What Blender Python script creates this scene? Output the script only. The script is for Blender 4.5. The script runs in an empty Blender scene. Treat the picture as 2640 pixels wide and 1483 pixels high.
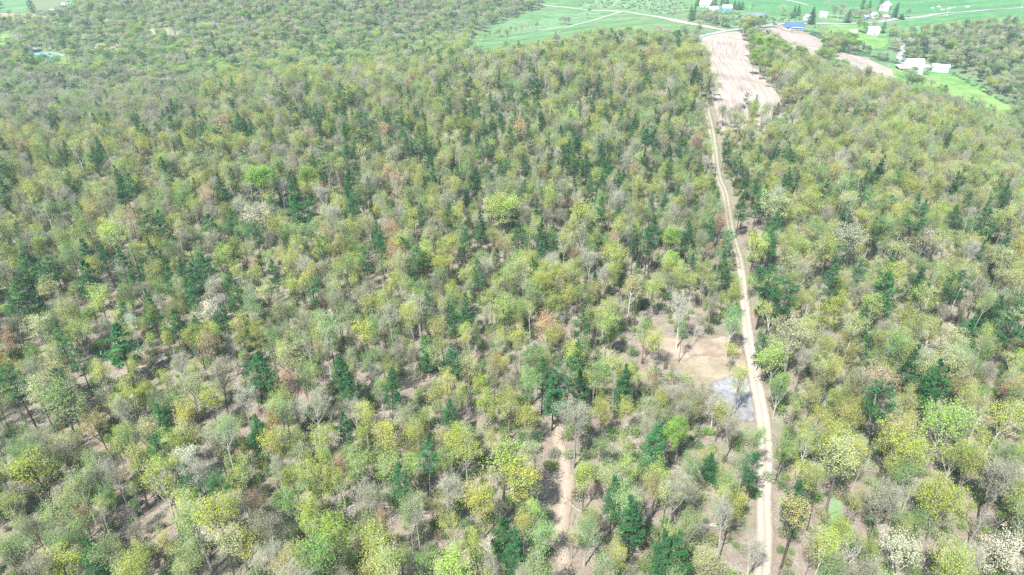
import bpy, bmesh, math, random
import numpy as np
from mathutils import Vector, Matrix
random.seed(7); RNG = np.random.default_rng(11)
SC = bpy.context.scene; COL = SC.collection
R = math.radians

# ---------------------------------------------------------------- camera
FPX = 1760.0; PITCH = R(30.0); CAMZ = 120.0       # focal length in pixels of a 2640 px wide picture
cam_d = bpy.data.cameras.new('camera'); cam = bpy.data.objects.new('camera', cam_d); COL.objects.link(cam)
cam_d.sensor_width = 36.0; cam_d.lens = 36.0 * FPX / 2640.0
cam_d.clip_start = 1.0; cam_d.clip_end = 20000.0
cam.location = (0, 0, CAMZ); cam.rotation_euler = (math.pi / 2 - PITCH, 0, 0)
SC.camera = cam
# ---------------------------------------------------------------- sky, sun, exposure
SUN_DIR = Vector((-0.55, -0.835, 0)).normalized() * math.cos(R(54)) + Vector((0, 0, math.sin(R(54))))
world = bpy.data.worlds.new('World'); SC.world = world; world.use_nodes = True
wn = world.node_tree; wbg = wn.nodes['Background']
sky = wn.nodes.new('ShaderNodeTexSky'); sky.sky_type = 'NISHITA'; sky.sun_disc = False
sky.sun_elevation = R(54); sky.sun_rotation = math.atan2(SUN_DIR.x, SUN_DIR.y); sky.air_density = 1.0; sky.dust_density = 1.0
wn.links.new(sky.outputs[0], wbg.inputs[0]); wbg.inputs[1].default_value = 0.12
sun_d = bpy.data.lights.new('sun', 'SUN'); sun_d.energy = 4.9; sun_d.angle = R(0.6); sun_d.color = (1.0, 0.965, 0.90)
sun = bpy.data.objects.new('sun', sun_d); COL.objects.link(sun)
sun.rotation_euler = (-SUN_DIR).to_track_quat('-Z', 'Y').to_euler()
SC.view_settings.view_transform = 'Standard'; SC.view_settings.look = 'None'
SC.view_settings.exposure = 1.12; SC.view_settings.gamma = 1.0; SC.view_settings.use_curve_mapping = False
SC.cycles.max_bounces = 6; SC.cycles.diffuse_bounces = 3; SC.cycles.transmission_bounces = 3
SC.cycles.volume_bounces = 0; SC.cycles.use_denoising = False
SC.cycles.sample_clamp_indirect = 6.0

# ---------------------------------------------------------------- terrain
def ray(px, py):
    u = (px - 1320) / FPX; v = (741.5 - py) / FPX
    return np.array([u, v * math.sin(PITCH) + math.cos(PITCH), v * math.cos(PITCH) - math.sin(PITCH)])
def px2plane(px, py, z):
    r = ray(px, py); t = (z - CAMZ) / r[2]; return r[0] * t, r[1] * t
CTRL = [(0,1483,0),(1320,1483,0),(2640,1483,-4),(0,1000,-1),(1320,1000,0),(2640,1000,-5),(-600,1483,0),(3200,1483,-8),
 (0,640,-2),(660,640,0),(1320,600,0),(1900,600,1),(2640,650,-5),(0,440,-4),(500,360,-3),(1000,300,-1),(1320,300,0),
 (1780,330,1),(1800,230,1),(1950,230,-1),(2250,300,-7),(2400,310,-13),(2500,390,-14),(1840,150,-1),(1850,95,-3),(1500,100,0),(1250,165,-5),(1700,110,1),
 (2000,150,-10),(2080,120,-13),(2000,80,-12),(2200,190,-26),(2330,175,-40),(2450,230,-44),(2600,300,-46),(2620,420,-48),(2250,120,-34),
 (2400,130,-38),(2500,120,-26),(2640,80,-8),(2640,170,-30),(2250,70,-26),(1750,45,-16),(1900,60,-12),(1820,13,-26),(2100,40,-24),(2640,20,-12),
 (2300,10,-25),(2000,-10,-26),(1600,40,-26),(1400,70,-34),(1250,100,-34),(1320,10,-28),(1600,0,-24),(1200,30,-24),
 (0,300,-40),(250,270,-38),(500,220,-32),(800,160,-30),(1080,130,-32),(0,180,-44),(130,150,-44),(300,120,-36),(600,90,-26),(900,60,-20),
 (0,50,-34),(300,20,-22),(600,0,-12),(900,-10,-10),(0,0,-30)]
def tps_fit(P, Z, lam):
    n = len(P); d = np.sqrt(((P[:, None] - P[None]) ** 2).sum(-1)) + 1e-9
    K = d * d * np.log(d) + lam * np.eye(n)
    A = np.zeros((n + 3, n + 3)); A[:n, :n] = K; A[:n, n] = 1; A[:n, n + 1:] = P; A[n, :n] = 1; A[n + 1:, :n] = P.T
    return np.linalg.solve(A, np.concatenate([Z, np.zeros(3)]))
_P = np.array([px2plane(a, b, c) for a, b, c in CTRL] + [(-900, 300), (-1500, 1200), (1500, 1200), (0, 2600), (-1500, 2600), (1500, 2600), (900, 300), (0, -150), (-300, -100), (300, -100)]) / 400.0
_Z = np.array([float(c) for _, _, c in CTRL] + [-45, -30, -20, -25, -25, -20, -50, 0, 0, -5])
_W = tps_fit(_P, _Z, 0.02)
def terr(x, y):
    x = np.asarray(x, float); y = np.asarray(y, float); sh = x.shape; q = np.stack([x.ravel(), y.ravel()], 1) / 400.0
    out = np.empty(len(q))
    for i in range(0, len(q), 20000):
        d = np.sqrt(((q[i:i + 20000, None] - _P[None]) ** 2).sum(-1)) + 1e-9
        out[i:i + 20000] = (d * d * np.log(d)) @ _W[:len(_P)] + _W[-3] + q[i:i + 20000] @ _W[-2:]
    out = np.clip(out, -62, 12)
    X, Y = q[:, 0] * 400, q[:, 1] * 400
    out += 0.35 * np.sin(X / 11 + 1.3 * np.sin(Y / 17)) + 0.3 * np.sin(Y / 13 + 1.1 * np.sin(X / 15) + 2) + 0.6 * np.sin(X / 37 + Y / 41)
    return out.reshape(sh)
# height table for quick look-ups
GX0, GX1, GY0, GY1, GS = -1560.0, 1560.0, -160.0, 2640.0, 4.0
_gx = np.arange(GX0, GX1 + .1, GS); _gy = np.arange(GY0, GY1 + .1, GS)
_GZ = terr(*np.meshgrid(_gx, _gy, indexing='ij'))
def hz(x, y):
    x = np.asarray(x, float); y = np.asarray(y, float)
    fx = np.clip((x - GX0) / GS, 0, len(_gx) - 1.001); fy = np.clip((y - GY0) / GS, 0, len(_gy) - 1.001)
    i = fx.astype(int); j = fy.astype(int); a = fx - i; b = fy - j
    return (_GZ[i, j] * (1 - a) * (1 - b) + _GZ[i + 1, j] * a * (1 - b) + _GZ[i, j + 1] * (1 - a) * b + _GZ[i + 1, j + 1] * a * b)
_T = np.concatenate([np.arange(60, 700, 1.5), np.arange(700, 2800, 5.0)])
def at(px, py, lift=0.0):
    """the point of the terrain (raised by lift) seen at a pixel of the photograph"""
    r = ray(px, py); X, Y, Z = r[0] * _T, r[1] * _T, CAMZ + r[2] * _T
    below = np.nonzero(Z < hz(X, Y) + lift)[0]
    k = below[0] if len(below) else len(_T) - 1
    t0 = _T[max(k - 1, 0)]; t1 = _T[k]
    for _ in range(12):
        tm = (t0 + t1) / 2; p = (r[0] * tm, r[1] * tm)
        if CAMZ + r[2] * tm < hz(p[0], p[1]) + lift: t1 = tm
        else: t0 = tm
    return float(r[0] * t1), float(r[1] * t1), t1
def proj(x, y, z):
    c, s = math.cos(PITCH), math.sin(PITCH); dz = z - CAMZ
    D = y * c - dz * s; V = y * s + dz * c
    D1 = np.maximum(D, 1.0)
    return 1320 + FPX * x / D1, 741.5 - FPX * V / D1, D

# ---------------------------------------------------------------- object helpers
def tagp(o, label=None, cat=None, group=None, kind=None):
    if label: o['label'] = label
    if cat: o['category'] = cat
    if group: o['group'] = group
    if kind: o['kind'] = kind
    return o
def empty(name, loc, rz=0.0, **k):
    o = bpy.data.objects.new(name, None); COL.objects.link(o); o.location = loc; o.rotation_euler = (0, 0, rz)
    o.empty_display_size = .5
    return tagp(o, **k)
class MB:
    def __init__(s): s.v = []; s.f = []; s.m = []; s.n = 0; s.j = []
    def add(s, v, f, m=0, j=0.5):
        v = np.asarray(v, float); s.v.append(v)
        f = [tuple(int(q) + s.n for q in g) for g in f]; s.f += f; s.m += [m] * len(f)
        s.j += list(j) if np.ndim(j) else [j] * len(f); s.n += len(v)
    def tube(s, pts, rad, k=4, m=0, cap=True, j=.5):
        pts = np.asarray(pts, float); n = len(pts); V = []
        for i in range(n):
            t = pts[min(i + 1, n - 1)] - pts[max(i - 1, 0)]; t = t / (np.linalg.norm(t) + 1e-9)
            a = np.cross(t, (0, 0, 1) if abs(t[2]) < .8 else (1, 0, 0)); a /= np.linalg.norm(a) + 1e-9; b = np.cross(t, a)
            for q in range(k):
                th = 2 * math.pi * q / k; V.append(pts[i] + rad[i] * (math.cos(th) * a + math.sin(th) * b))
        F = [(i * k + q, i * k + (q + 1) % k, (i + 1) * k + (q + 1) % k, (i + 1) * k + q) for i in range(n - 1) for q in range(k)]
        if cap: F += [tuple(range(k))[::-1], tuple((n - 1) * k + q for q in range(k))]
        s.add(V, F, m, j)
    def box(s, c, d, m=0, rz=0.0):
        x, y, z = np.array(d) / 2.0; ca, sa = math.cos(rz), math.sin(rz)
        V = [(c[0] + X * ca - Y * sa, c[1] + X * sa + Y * ca, c[2] + Z) for X in (-x, x) for Y in (-y, y) for Z in (-z, z)]
        s.add(V, [(0, 1, 3, 2), (4, 6, 7, 5), (0, 4, 5, 1), (2, 3, 7, 6), (0, 2, 6, 4), (1, 5, 7, 3)], m)
    def quads(s, V, m=0, j=None):
        n = len(V) // 4; base = s.n; s.v.append(V); s.f += [(base + 4 * i, base + 4 * i + 1, base + 4 * i + 2, base + 4 * i + 3) for i in range(n)]
        s.m += [m] * n; s.j += list(j if j is not None else np.full(n, .5)); s.n += len(V)
    def mesh(s, name, mats, jit=False, smooth=False):
        me = bpy.data.meshes.new(name); V = np.concatenate([np.asarray(v, float).reshape(-1, 3) for v in s.v])
        me.from_pydata(V.tolist(), [], s.f); 
        for m in mats: me.materials.append(m)
        if len(mats) > 1: me.polygons.foreach_set('material_index', s.m)
        if jit:
            a = me.attributes.new('jit', 'FLOAT', 'FACE'); a.data.foreach_set('value', np.asarray(s.j, float))
        if smooth: me.polygons.foreach_set('use_smooth', [True] * len(me.polygons))
        me.update(); return me
    def build(s, name, mat, parent=None, loc=None, **k):
        o = bpy.data.objects.new(name, s.mesh(name, mat if isinstance(mat, (list, tuple)) else [mat])); COL.objects.link(o)
        if parent is not None: o.parent = parent
        if loc is not None: o.location = loc
        return tagp(o, **k)

# ---------------------------------------------------------------- materials
def newmat(name):
    m = bpy.data.materials.new(name); m.use_nodes = True; nt = m.node_tree; nt.nodes.clear()
    out = nt.nodes.new('ShaderNodeOutputMaterial'); return m, nt, out
def N(nt, t, **k):
    n = nt.nodes.new(t)
    for a, b in k.items(): setattr(n, a, b)
    return n
def ramp(nt, stops, fac, interp='LINEAR'):
    r = N(nt, 'ShaderNodeValToRGB'); r.color_ramp.interpolation = interp; e = r.color_ramp.elements
    while len(e) < len(stops): e.new(.5)
    for q, (p, c) in zip(e, stops): q.position = p; q.color = (*c, 1) if len(c) == 3 else c
    nt.links.new(fac, r.inputs[0]); return r.outputs[0]
def noise(nt, vec, scale, detail=3, rough=.55, dist=0):
    n = N(nt, 'ShaderNodeTexNoise'); n.inputs['Scale'].default_value = scale; n.inputs['Detail'].default_value = detail
    n.inputs['Roughness'].default_value = rough; n.inputs['Distortion'].default_value = dist
    if vec is not None: nt.links.new(vec, n.inputs['Vector'])
    return n.outputs['Fac']
def mixc(nt, a, b, fac, mode='MIX'):
    m = N(nt, 'ShaderNodeMix', data_type='RGBA', blend_type=mode)
    for v, i in ((fac, 0), (a, 6), (b, 7)):
        if isinstance(v, (int, float)): m.inputs[i].default_value = v
        elif isinstance(v, tuple): m.inputs[i].default_value = (*v, 1)
        else: nt.links.new(v, m.inputs[i])
    return m.outputs[2]
def leaf_mat(name, rough_var=.5, trans=.38):
    m, nt, out = newmat(name); L = nt.links.new
    at_ = N(nt, 'ShaderNodeAttribute', attribute_type='INSTANCER', attribute_name='tint')
    jt = N(nt, 'ShaderNodeAttribute', attribute_type='GEOMETRY', attribute_name='jit')
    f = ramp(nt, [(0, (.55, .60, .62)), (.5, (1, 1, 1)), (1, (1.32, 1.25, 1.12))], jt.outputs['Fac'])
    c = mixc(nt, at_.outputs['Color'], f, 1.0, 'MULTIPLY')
    d = N(nt, 'ShaderNodeBsdfDiffuse'); t = N(nt, 'ShaderNodeBsdfTranslucent'); L(c, d.inputs[0]); L(c, t.inputs[0])
    mx = N(nt, 'ShaderNodeMixShader'); mx.inputs[0].default_value = trans; L(d.outputs[0], mx.inputs[1]); L(t.outputs[0], mx.inputs[2])
    L(mx.outputs[0], out.inputs[0]); return m
def bark_mat(name, a, b, c):
    m, nt, out = newmat(name); L = nt.links.new
    oi = N(nt, 'ShaderNodeObjectInfo'); col = ramp(nt, [(0, a), (.6, b), (1, c)], oi.outputs['Random'])
    tc = N(nt, 'ShaderNodeTexCoord'); n = noise(nt, tc.outputs['Object'], 3.0, 3)
    col = mixc(nt, col, ramp(nt, [(.3, (.65, .65, .65)), (.7, (1.2, 1.2, 1.2))], n), 1.0, 'MULTIPLY')
    d = N(nt, 'ShaderNodeBsdfDiffuse'); L(col, d.inputs[0]); L(d.outputs[0], out.inputs[0]); return m
def plain(name, col, rough=.7, spec=.3, metal=0, var=.12, scale=1.5, stripes=None):
    m, nt, out = newmat(name); L = nt.links.new; p = N(nt, 'ShaderNodeBsdfPrincipled')
    tc = N(nt, 'ShaderNodeTexCoord'); n = noise(nt, tc.outputs['Object'], scale, 4)
    f = ramp(nt, [(.3, (1 - var,) * 3), (.7, (1 + var,) * 3)], n); c = mixc(nt, tuple(col), f, 1.0, 'MULTIPLY')
    if stripes:
        w = N(nt, 'ShaderNodeTexWave', bands_direction=stripes[0]); w.inputs['Scale'].default_value = stripes[1]; L(tc.outputs['Object'], w.inputs[0])
        c = mixc(nt, c, ramp(nt, [(0, (.78, .78, .78)), (.25, (1, 1, 1))], w.outputs['Fac']), 1.0, 'MULTIPLY')
    L(c, p.inputs['Base Color']); p.inputs['Roughness'].default_value = rough; p.inputs['Metallic'].default_value = metal
    p.inputs['Specular IOR Level'].default_value = spec; L(p.outputs[0], out.inputs[0]); return m
M_LEAF = leaf_mat('spring_leaves'); M_NEEDLE = leaf_mat('pine_needles', trans=.25)
M_BARK = bark_mat('bark', (.09, .08, .065), (.24, .22, .19), (.55, .53, .48))
M_TWIG = bark_mat('grey_twigs', (.25, .245, .18), (.34, .335, .26), (.43, .42, .35))
M_PBARK = bark_mat('pine_bark', (.055, .045, .04), (.09, .075, .065), (.13, .11, .10))
M_SNAG = bark_mat('bleached_wood', (.32, .30, .27), (.42, .40, .37), (.50, .48, .45))
# ---------------------------------------------------------------- the ground and everything laid on it
def ground_mat():
    m, nt, out = newmat('forest_floor'); L = nt.links.new
    g = N(nt, 'ShaderNodeNewGeometry'); P = g.outputs['Position']
    big = noise(nt, P, .035, 4, .6); mid = noise(nt, P, .33, 5, .65); fine = noise(nt, P, 2.6, 5, .7)
    c = ramp(nt, [(.25, (.13, .098, .078)), (.5, (.235, .185, .152)), (.75, (.33, .275, .235))], fine)
    c = mixc(nt, c, (.27, .25, .19), ramp(nt, [(.42, (0, 0, 0)), (.62, (.8, .8, .8))], mid))
    c = mixc(nt, c, (.155, .205, .085), ramp(nt, [(.50, (0, 0, 0)), (.66, (.8, .8, .8))], big))
    sz = N(nt, 'ShaderNodeSeparateXYZ'); L(P, sz.inputs[0]); mr = N(nt, 'ShaderNodeMapRange'); L(sz.outputs[2], mr.inputs[0]); mr.inputs[1].default_value = -14; mr.inputs[2].default_value = -30
    c = mixc(nt, c, (.15, .20, .10), mr.outputs[0])      # the valley floors are grassy
    p = N(nt, 'ShaderNodeBsdfDiffuse'); L(c, p.inputs[0])
    b = N(nt, 'ShaderNodeBump'); b.inputs['Strength'].default_value = .7; b.inputs['Distance'].default_value = .25
    L(fine, b.inputs['Height']); L(b.outputs[0], p.inputs['Normal']); L(p.outputs[0], out.inputs[0]); return m
def rag_out(nt, sh, out, edge, P, amp=.5):
    """frayed margin: the layer breaks up into patches near its edge"""
    n = noise(nt, P, .55, 5, .75); m = N(nt, 'ShaderNodeMath', operation='MULTIPLY_ADD'); nt.links.new(n, m.inputs[0]); m.inputs[1].default_value = -1.7; nt.links.new(edge, m.inputs[2])
    r = N(nt, 'ShaderNodeMapRange'); nt.links.new(m.outputs[0], r.inputs[0]); r.inputs[1].default_value = -.72; r.inputs[2].default_value = -.50
    t = N(nt, 'ShaderNodeBsdfTransparent'); x = N(nt, 'ShaderNodeMixShader'); nt.links.new(r.outputs[0], x.inputs[0]); nt.links.new(t.outputs[0], x.inputs[1]); nt.links.new(sh, x.inputs[2]); nt.links.new(x.outputs[0], out.inputs[0])
def grass_mat(name, a, b, s=.02, streak=0.0, rot=0.0, rag=False):
    m, nt, out = newmat(name); L = nt.links.new
    g = N(nt, 'ShaderNodeNewGeometry'); P = g.outputs['Position']
    mp = N(nt, 'ShaderNodeMapping'); mp.inputs['Rotation'].default_value = (0, 0, rot); mp.inputs['Scale'].default_value = (1, 4 if streak else 1, 1); L(P, mp.inputs[0])
    n1 = noise(nt, mp.outputs[0], s, 5, .6); n2 = noise(nt, P, .6, 4, .7)
    c = ramp(nt, [(.36, a), (.64, b)], n1)
    c = mixc(nt, c, ramp(nt, [(.3, (.84, .84, .84)), (.7, (1.16, 1.16, 1.16))], n2), 1.0, 'MULTIPLY')
    n5 = noise(nt, P, .09, 4, .7); c = mixc(nt, c, ramp(nt, [(.35, (.86, .84, .84)), (.65, (1.12, 1.1, 1.06))], n5), 1.0, 'MULTIPLY')
    p = N(nt, 'ShaderNodeBsdfDiffuse'); L(c, p.inputs[0])
    if rag: at_ = N(nt, 'ShaderNodeAttribute', attribute_name='edge'); rag_out(nt, p.outputs[0], out, at_.outputs['Fac'], P)
    else: L(p.outputs[0], out.inputs[0])
    return m
def till_mat(name, a, b, along='x', sc=.55):
    """tilled soil: bands that run along the UV's v, wandering a little"""
    m, nt, out = newmat(name); L = nt.links.new
    uv = N(nt, 'ShaderNodeUVMap'); uv.uv_map = 'UVMap'
    g = N(nt, 'ShaderNodeNewGeometry'); P = g.outputs['Position']
    mp = N(nt, 'ShaderNodeMapping'); mp.inputs['Scale'].default_value = (1, .05, 1); L(uv.outputs[0], mp.inputs[0])
    n1 = noise(nt, mp.outputs[0], .45, 4, .75, .5); n2 = noise(nt, P, .035, 4, .6); n3 = noise(nt, P, .5, 4, .7)
    mp2 = N(nt, 'ShaderNodeMapping'); mp2.inputs['Scale'].default_value = (1, .02, 1); L(uv.outputs[0], mp2.inputs[0])
    n4 = noise(nt, mp2.outputs[0], 1.1, 2, .5, .2)
    c = ramp(nt, [(.34, a), (.62, b)], n1)
    c = mixc(nt, c, tuple(x * .80 for x in a), ramp(nt, [(.45, (0, 0, 0)), (.7, (.7, .7, .7))], n2))
    c = mixc(nt, c, ramp(nt, [(.36, (.70, .70, .70)), (.47, (1, 1, 1))], n4), .75, 'MULTIPLY')
    c = mixc(nt, c, ramp(nt, [(.3, (.9, .9, .9)), (.7, (1.1, 1.1, 1.1))], n3), 1.0, 'MULTIPLY')
    p = N(nt, 'ShaderNodeBsdfDiffuse'); L(c, p.inputs[0]); L(p.outputs[0], out.inputs[0]); return m
def track_mat(name, a, b, verge, w=3.4, lanes=True):
    m, nt, out = newmat(name); L = nt.links.new
    uv = N(nt, 'ShaderNodeUVMap'); uv.uv_map = 'UVMap'; sx = N(nt, 'ShaderNodeSeparateXYZ'); L(uv.outputs[0], sx.inputs[0])
    g = N(nt, 'ShaderNodeNewGeometry'); P = g.outputs['Position']; n1 = noise(nt, P, .5, 5, .7); n2 = noise(nt, P, 3.5, 3, .6)
    ad = N(nt, 'ShaderNodeMath', operation='MULTIPLY_ADD'); L(n1, ad.inputs[0]); ad.inputs[1].default_value = .22; 
    sb = N(nt, 'ShaderNodeMath', operation='ADD'); sb.inputs[1].default_value = -.11; L(sx.outputs[0], sb.inputs[0]); L(sb.outputs[0], ad.inputs[2])
    st = [(0, verge), (.13, verge), (.2, a), (.32, b), (.45, a), (.5, tuple(x * .86 for x in a)), (.56, a), (.68, b), (.8, a), (.88, verge), (1, verge)] if lanes else [(0, verge), (.15, a), (.5, b), (.85, a), (1, verge)]
    c = ramp(nt, st, ad.outputs[0])
    c = mixc(nt, c, ramp(nt, [(.3, (.82, .82, .82)), (.7, (1.15, 1.15, 1.15))], n2), 1.0, 'MULTIPLY')
    p = N(nt, 'ShaderNodeBsdfDiffuse'); L(c, p.inputs[0])
    e = N(nt, 'ShaderNodeMath', operation='PINGPONG'); L(sx.outputs[0], e.inputs[0]); e.inputs[1].default_value = .5; e2 = N(nt, 'ShaderNodeMath', operation='MULTIPLY'); L(e.outputs[0], e2.inputs[0]); e2.inputs[1].default_value = 4.5; rag_out(nt, p.outputs[0], out, e2.outputs[0], P)
    return m
# far corners are coarser: one sheet
gx = np.concatenate([np.arange(-1520, -400, 16), np.arange(-400, 400, 4), np.arange(400, 1521, 16)])
gy = np.concatenate([np.arange(-140, 560, 4), np.arange(560, 2601, 10)])
X, Y = np.meshgrid(gx, gy, indexing='ij'); Zg = hz(X, Y)
me = bpy.data.meshes.new('ground'); nx, ny = len(gx), len(gy)
idx = np.arange(nx * ny).reshape(nx, ny)
me.from_pydata(np.stack([X.ravel(), Y.ravel(), Zg.ravel()], 1).tolist(), [], np.stack([idx[:-1, :-1].ravel(), idx[1:, :-1].ravel(), idx[1:, 1:].ravel(), idx[:-1, 1:].ravel()], 1).tolist())
me.materials.append(ground_mat()); me.polygons.foreach_set('use_smooth', [True] * len(me.polygons))
ground = bpy.data.objects.new('ground', me); COL.objects.link(ground); tagp(ground, 'leaf littered forest floor of the hills', kind='structure')

OPEN = []      # world polygons without trees
def wpoly(pts, lift=0): return [at(a, b, lift)[:2] for a, b in pts]
def inside(poly, x, y):
    x = np.asarray(x); y = np.asarray(y); r = np.zeros(x.shape, bool); n = len(poly)
    for i in range(n):
        x0, y0 = poly[i]; x1, y1 = poly[(i + 1) % n]
        if y0 == y1: continue
        r ^= ((y0 > y) != (y1 > y)) & (x < (x1 - x0) * (y - y0) / (y1 - y0) + x0)
    return r
def smoothpoly(P, k=2):
    P = [np.array(p, float) for p in P]
    for _ in range(k):
        Q = []
        for i in range(len(P)):
            a, b = P[i], P[(i + 1) % len(P)]; Q += [a * .75 + b * .25, a * .25 + b * .75]
        P = Q
    return [tuple(p) for p in P]
def sheet(name, poly, off, mat, label, open_=True, smooth=1, lift_side=None, rag=0):
    if open_: OPEN.append(poly)
    P = smoothpoly(poly, smooth) if smooth else poly
    bm = bmesh.new(); vs = [bm.verts.new((a, b, 0)) for a, b in P]; f = bm.faces.new(vs)
    if f.normal.z < 0: f.normal_flip()
    bmesh.ops.triangulate(bm, faces=bm.faces[:])
    xs = [p[0] for p in P]; ys = [p[1] for p in P]
    sx = 1.6 if rag else 8.0 if max(max(xs) - min(xs), max(ys) - min(ys)) < 500 else 20.0
    for ax, lo, hi in ((0, min(xs), max(xs)), (1, min(ys), max(ys))):
        q = math.floor(lo / sx) * sx + sx
        while q < hi:
            no = (1, 0, 0) if ax == 0 else (0, 1, 0); co = (q, 0, 0) if ax == 0 else (0, q, 0)
            bmesh.ops.bisect_plane(bm, geom=bm.verts[:] + bm.edges[:] + bm.faces[:], plane_co=co, plane_no=no); q += sx
    A = np.array([v.co[:2] for v in bm.verts]); Z = hz(A[:, 0], A[:, 1]) + off
    for v, z in zip(bm.verts, Z): v.co.z = z
    edges = None
    if rag:
        Q = np.array(P); Q2 = np.roll(Q, -1, 0); d = Q2 - Q; t = ((A[:, None] - Q) * d).sum(-1) / (d * d).sum(-1); t = np.clip(t, 0, 1); edges = np.minimum(np.linalg.norm(A[:, None] - (Q + t[..., None] * d), axis=-1).min(1) / rag, 1.6)
    uvl = bm.loops.layers.uv.new('UVMap'); dx, dy = (np.array(lift_side) / np.linalg.norm(lift_side)) if lift_side else (0, 1)
    for f in bm.faces:
        f.smooth = True
        for l in f.loops: x, y = l.vert.co.x, l.vert.co.y; l[uvl].uv = (x * dy - y * dx, x * dx + y * dy)
    bm.normal_update(); me = bpy.data.meshes.new(name); bm.to_mesh(me); bm.free(); me.materials.append(mat)
    if rag: at_ = me.attributes.new('edge', 'FLOAT', 'POINT'); at_.data.foreach_set('value', edges)
    o = bpy.data.objects.new(name, me); COL.objects.link(o); return tagp(o, label, kind='structure')
def catmull(P, step):
    P = [np.array(p, float) for p in P]; P = [2 * P[0] - P[1]] + P + [2 * P[-1] - P[-2]]; out = []
    for i in range(1, len(P) - 2):
        n = max(2, int(np.linalg.norm(P[i + 1] - P[i]) / step))
        for k in range(n):
            t = k / n; out.append(.5 * ((2 * P[i]) + (-P[i - 1] + P[i + 1]) * t + (2 * P[i - 1] - 5 * P[i] + 4 * P[i + 1] - P[i + 2]) * t * t + (-P[i - 1] + 3 * P[i] - 3 * P[i + 1] + P[i + 2]) * t ** 3))
    out.append(P[-2]); return np.array(out)
def ribbon(name, pts, w, off, mat, label, clear=None, wob=0.0, step=3.0, world=False, nc=6):
    C = catmull(pts if world else [at(a, b)[:2] for a, b in pts], step)
    T = np.gradient(C, axis=0); T /= np.linalg.norm(T, axis=1)[:, None] + 1e-9; Nn = np.stack([T[:, 1], -T[:, 0]], 1)
    s = np.concatenate([[0], np.cumsum(np.linalg.norm(np.diff(C, axis=0), axis=1))])
    W = np.interp(np.linspace(0, 1, len(C)), np.linspace(0, 1, len(w)), w) if np.ndim(w) else np.full(len(C), w)
    V = []; UV = []
    for i in range(len(C)):
        for q in range(nc):
            u = q / (nc - 1); e = wob * (random.random() - .5) if q in (0, nc - 1) else 0
            p = C[i] + Nn[i] * ((u - .5) * W[i] + e); V.append((p[0], p[1])); UV.append((u, s[i]))
    V = np.array(V); Z = hz(V[:, 0], V[:, 1]) + off
    F = [(i * nc + q, i * nc + q + 1, (i + 1) * nc + q + 1, (i + 1) * nc + q) for i in range(len(C) - 1) for q in range(nc - 1)]
    me = bpy.data.meshes.new(name); me.from_pydata(np.column_stack([V, Z]).tolist(), [], F); me.materials.append(mat)
    ul = me.uv_layers.new(name='UVMap')
    for l in me.loops: ul.data[l.index].uv = UV[l.vertex_index]
    me.polygons.foreach_set('use_smooth', [True] * len(me.polygons)); me.update()
    o = bpy.data.objects.new(name, me); COL.objects.link(o); tagp(o, label, kind='structure')
    if clear:
        cw = np.interp(np.linspace(0, 1, len(C)), np.linspace(0, 1, len(clear)), clear) if np.ndim(clear) else np.full(len(C), clear)
        CORR.append((C, cw / 2))
    return o, C
CORR = []
def loft(name, pairs, off, mat, label, n=14):
    L_ = catmull([at(a, b)[:2] for (a, b), _ in pairs], 8); R_ = catmull([at(a, b)[:2] for _, (a, b) in pairs], 8)
    k = max(len(L_), len(R_)); f = lambda A: np.stack([np.interp(np.linspace(0, len(A) - 1, k), np.arange(len(A)), A[:, c]) for c in (0, 1)], 1)
    L_, R_ = f(L_), f(R_); OPEN.append([tuple(p) for p in L_] + [tuple(p) for p in R_[::-1]])
    V = []; UV = []; s = 0
    for i in range(k):
        if i: s += np.linalg.norm((L_[i] + R_[i]) - (L_[i - 1] + R_[i - 1])) / 2
        for q in range(n):
            u = q / (n - 1); p = L_[i] * (1 - u) + R_[i] * u
            if q in (0, n - 1): p = p + (RNG.random(2) - .5) * 1.2
            V.append(p); UV.append((u * 50, s))
    V = np.array(V); Z = hz(V[:, 0], V[:, 1]) + off
    F = [(i * n + q, i * n + q + 1, (i + 1) * n + q + 1, (i + 1) * n + q) for i in range(k - 1) for q in range(n - 1)]
    me = bpy.data.meshes.new(name); me.from_pydata(np.column_stack([V, Z]).tolist(), [], F); me.materials.append(mat)
    ul = me.uv_layers.new(name='UVMap')
    for l in me.loops: ul.data[l.index].uv = UV[l.vertex_index]
    me.polygons.foreach_set('use_smooth', [True] * len(me.polygons)); me.update()
    o = bpy.data.objects.new(name, me); COL.objects.link(o); return tagp(o, label, kind='structure')

G_MEADOW = grass_mat('meadow_grass', (.085, .185, .075), (.155, .265, .12), .012, 1, .3)
G_FIELD = grass_mat('field_grass', (.095, .205, .09), (.165, .27, .135), .015, 1, -.2)
G_CROP = grass_mat('crop_green', (.065, .195, .075), (.11, .25, .105), .008, 1, .1)
G_LAWN = grass_mat('lawn_grass', (.12, .24, .07), (.21, .33, .11), .03)
G_ROUGH = grass_mat('rough_pasture', (.12, .21, .10), (.20, .30, .16), .12)
G_DIRT = grass_mat('bare_dirt', (.25, .20, .155), (.36, .30, .24), .22, rag=True)
G_BEIGE = grass_mat('dry_field', (.27, .235, .17), (.36, .31, .245), .05, 1, 0)
T_SOIL = till_mat('tilled_soil', (.30, .25, .21), (.43, .375, .325))

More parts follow.
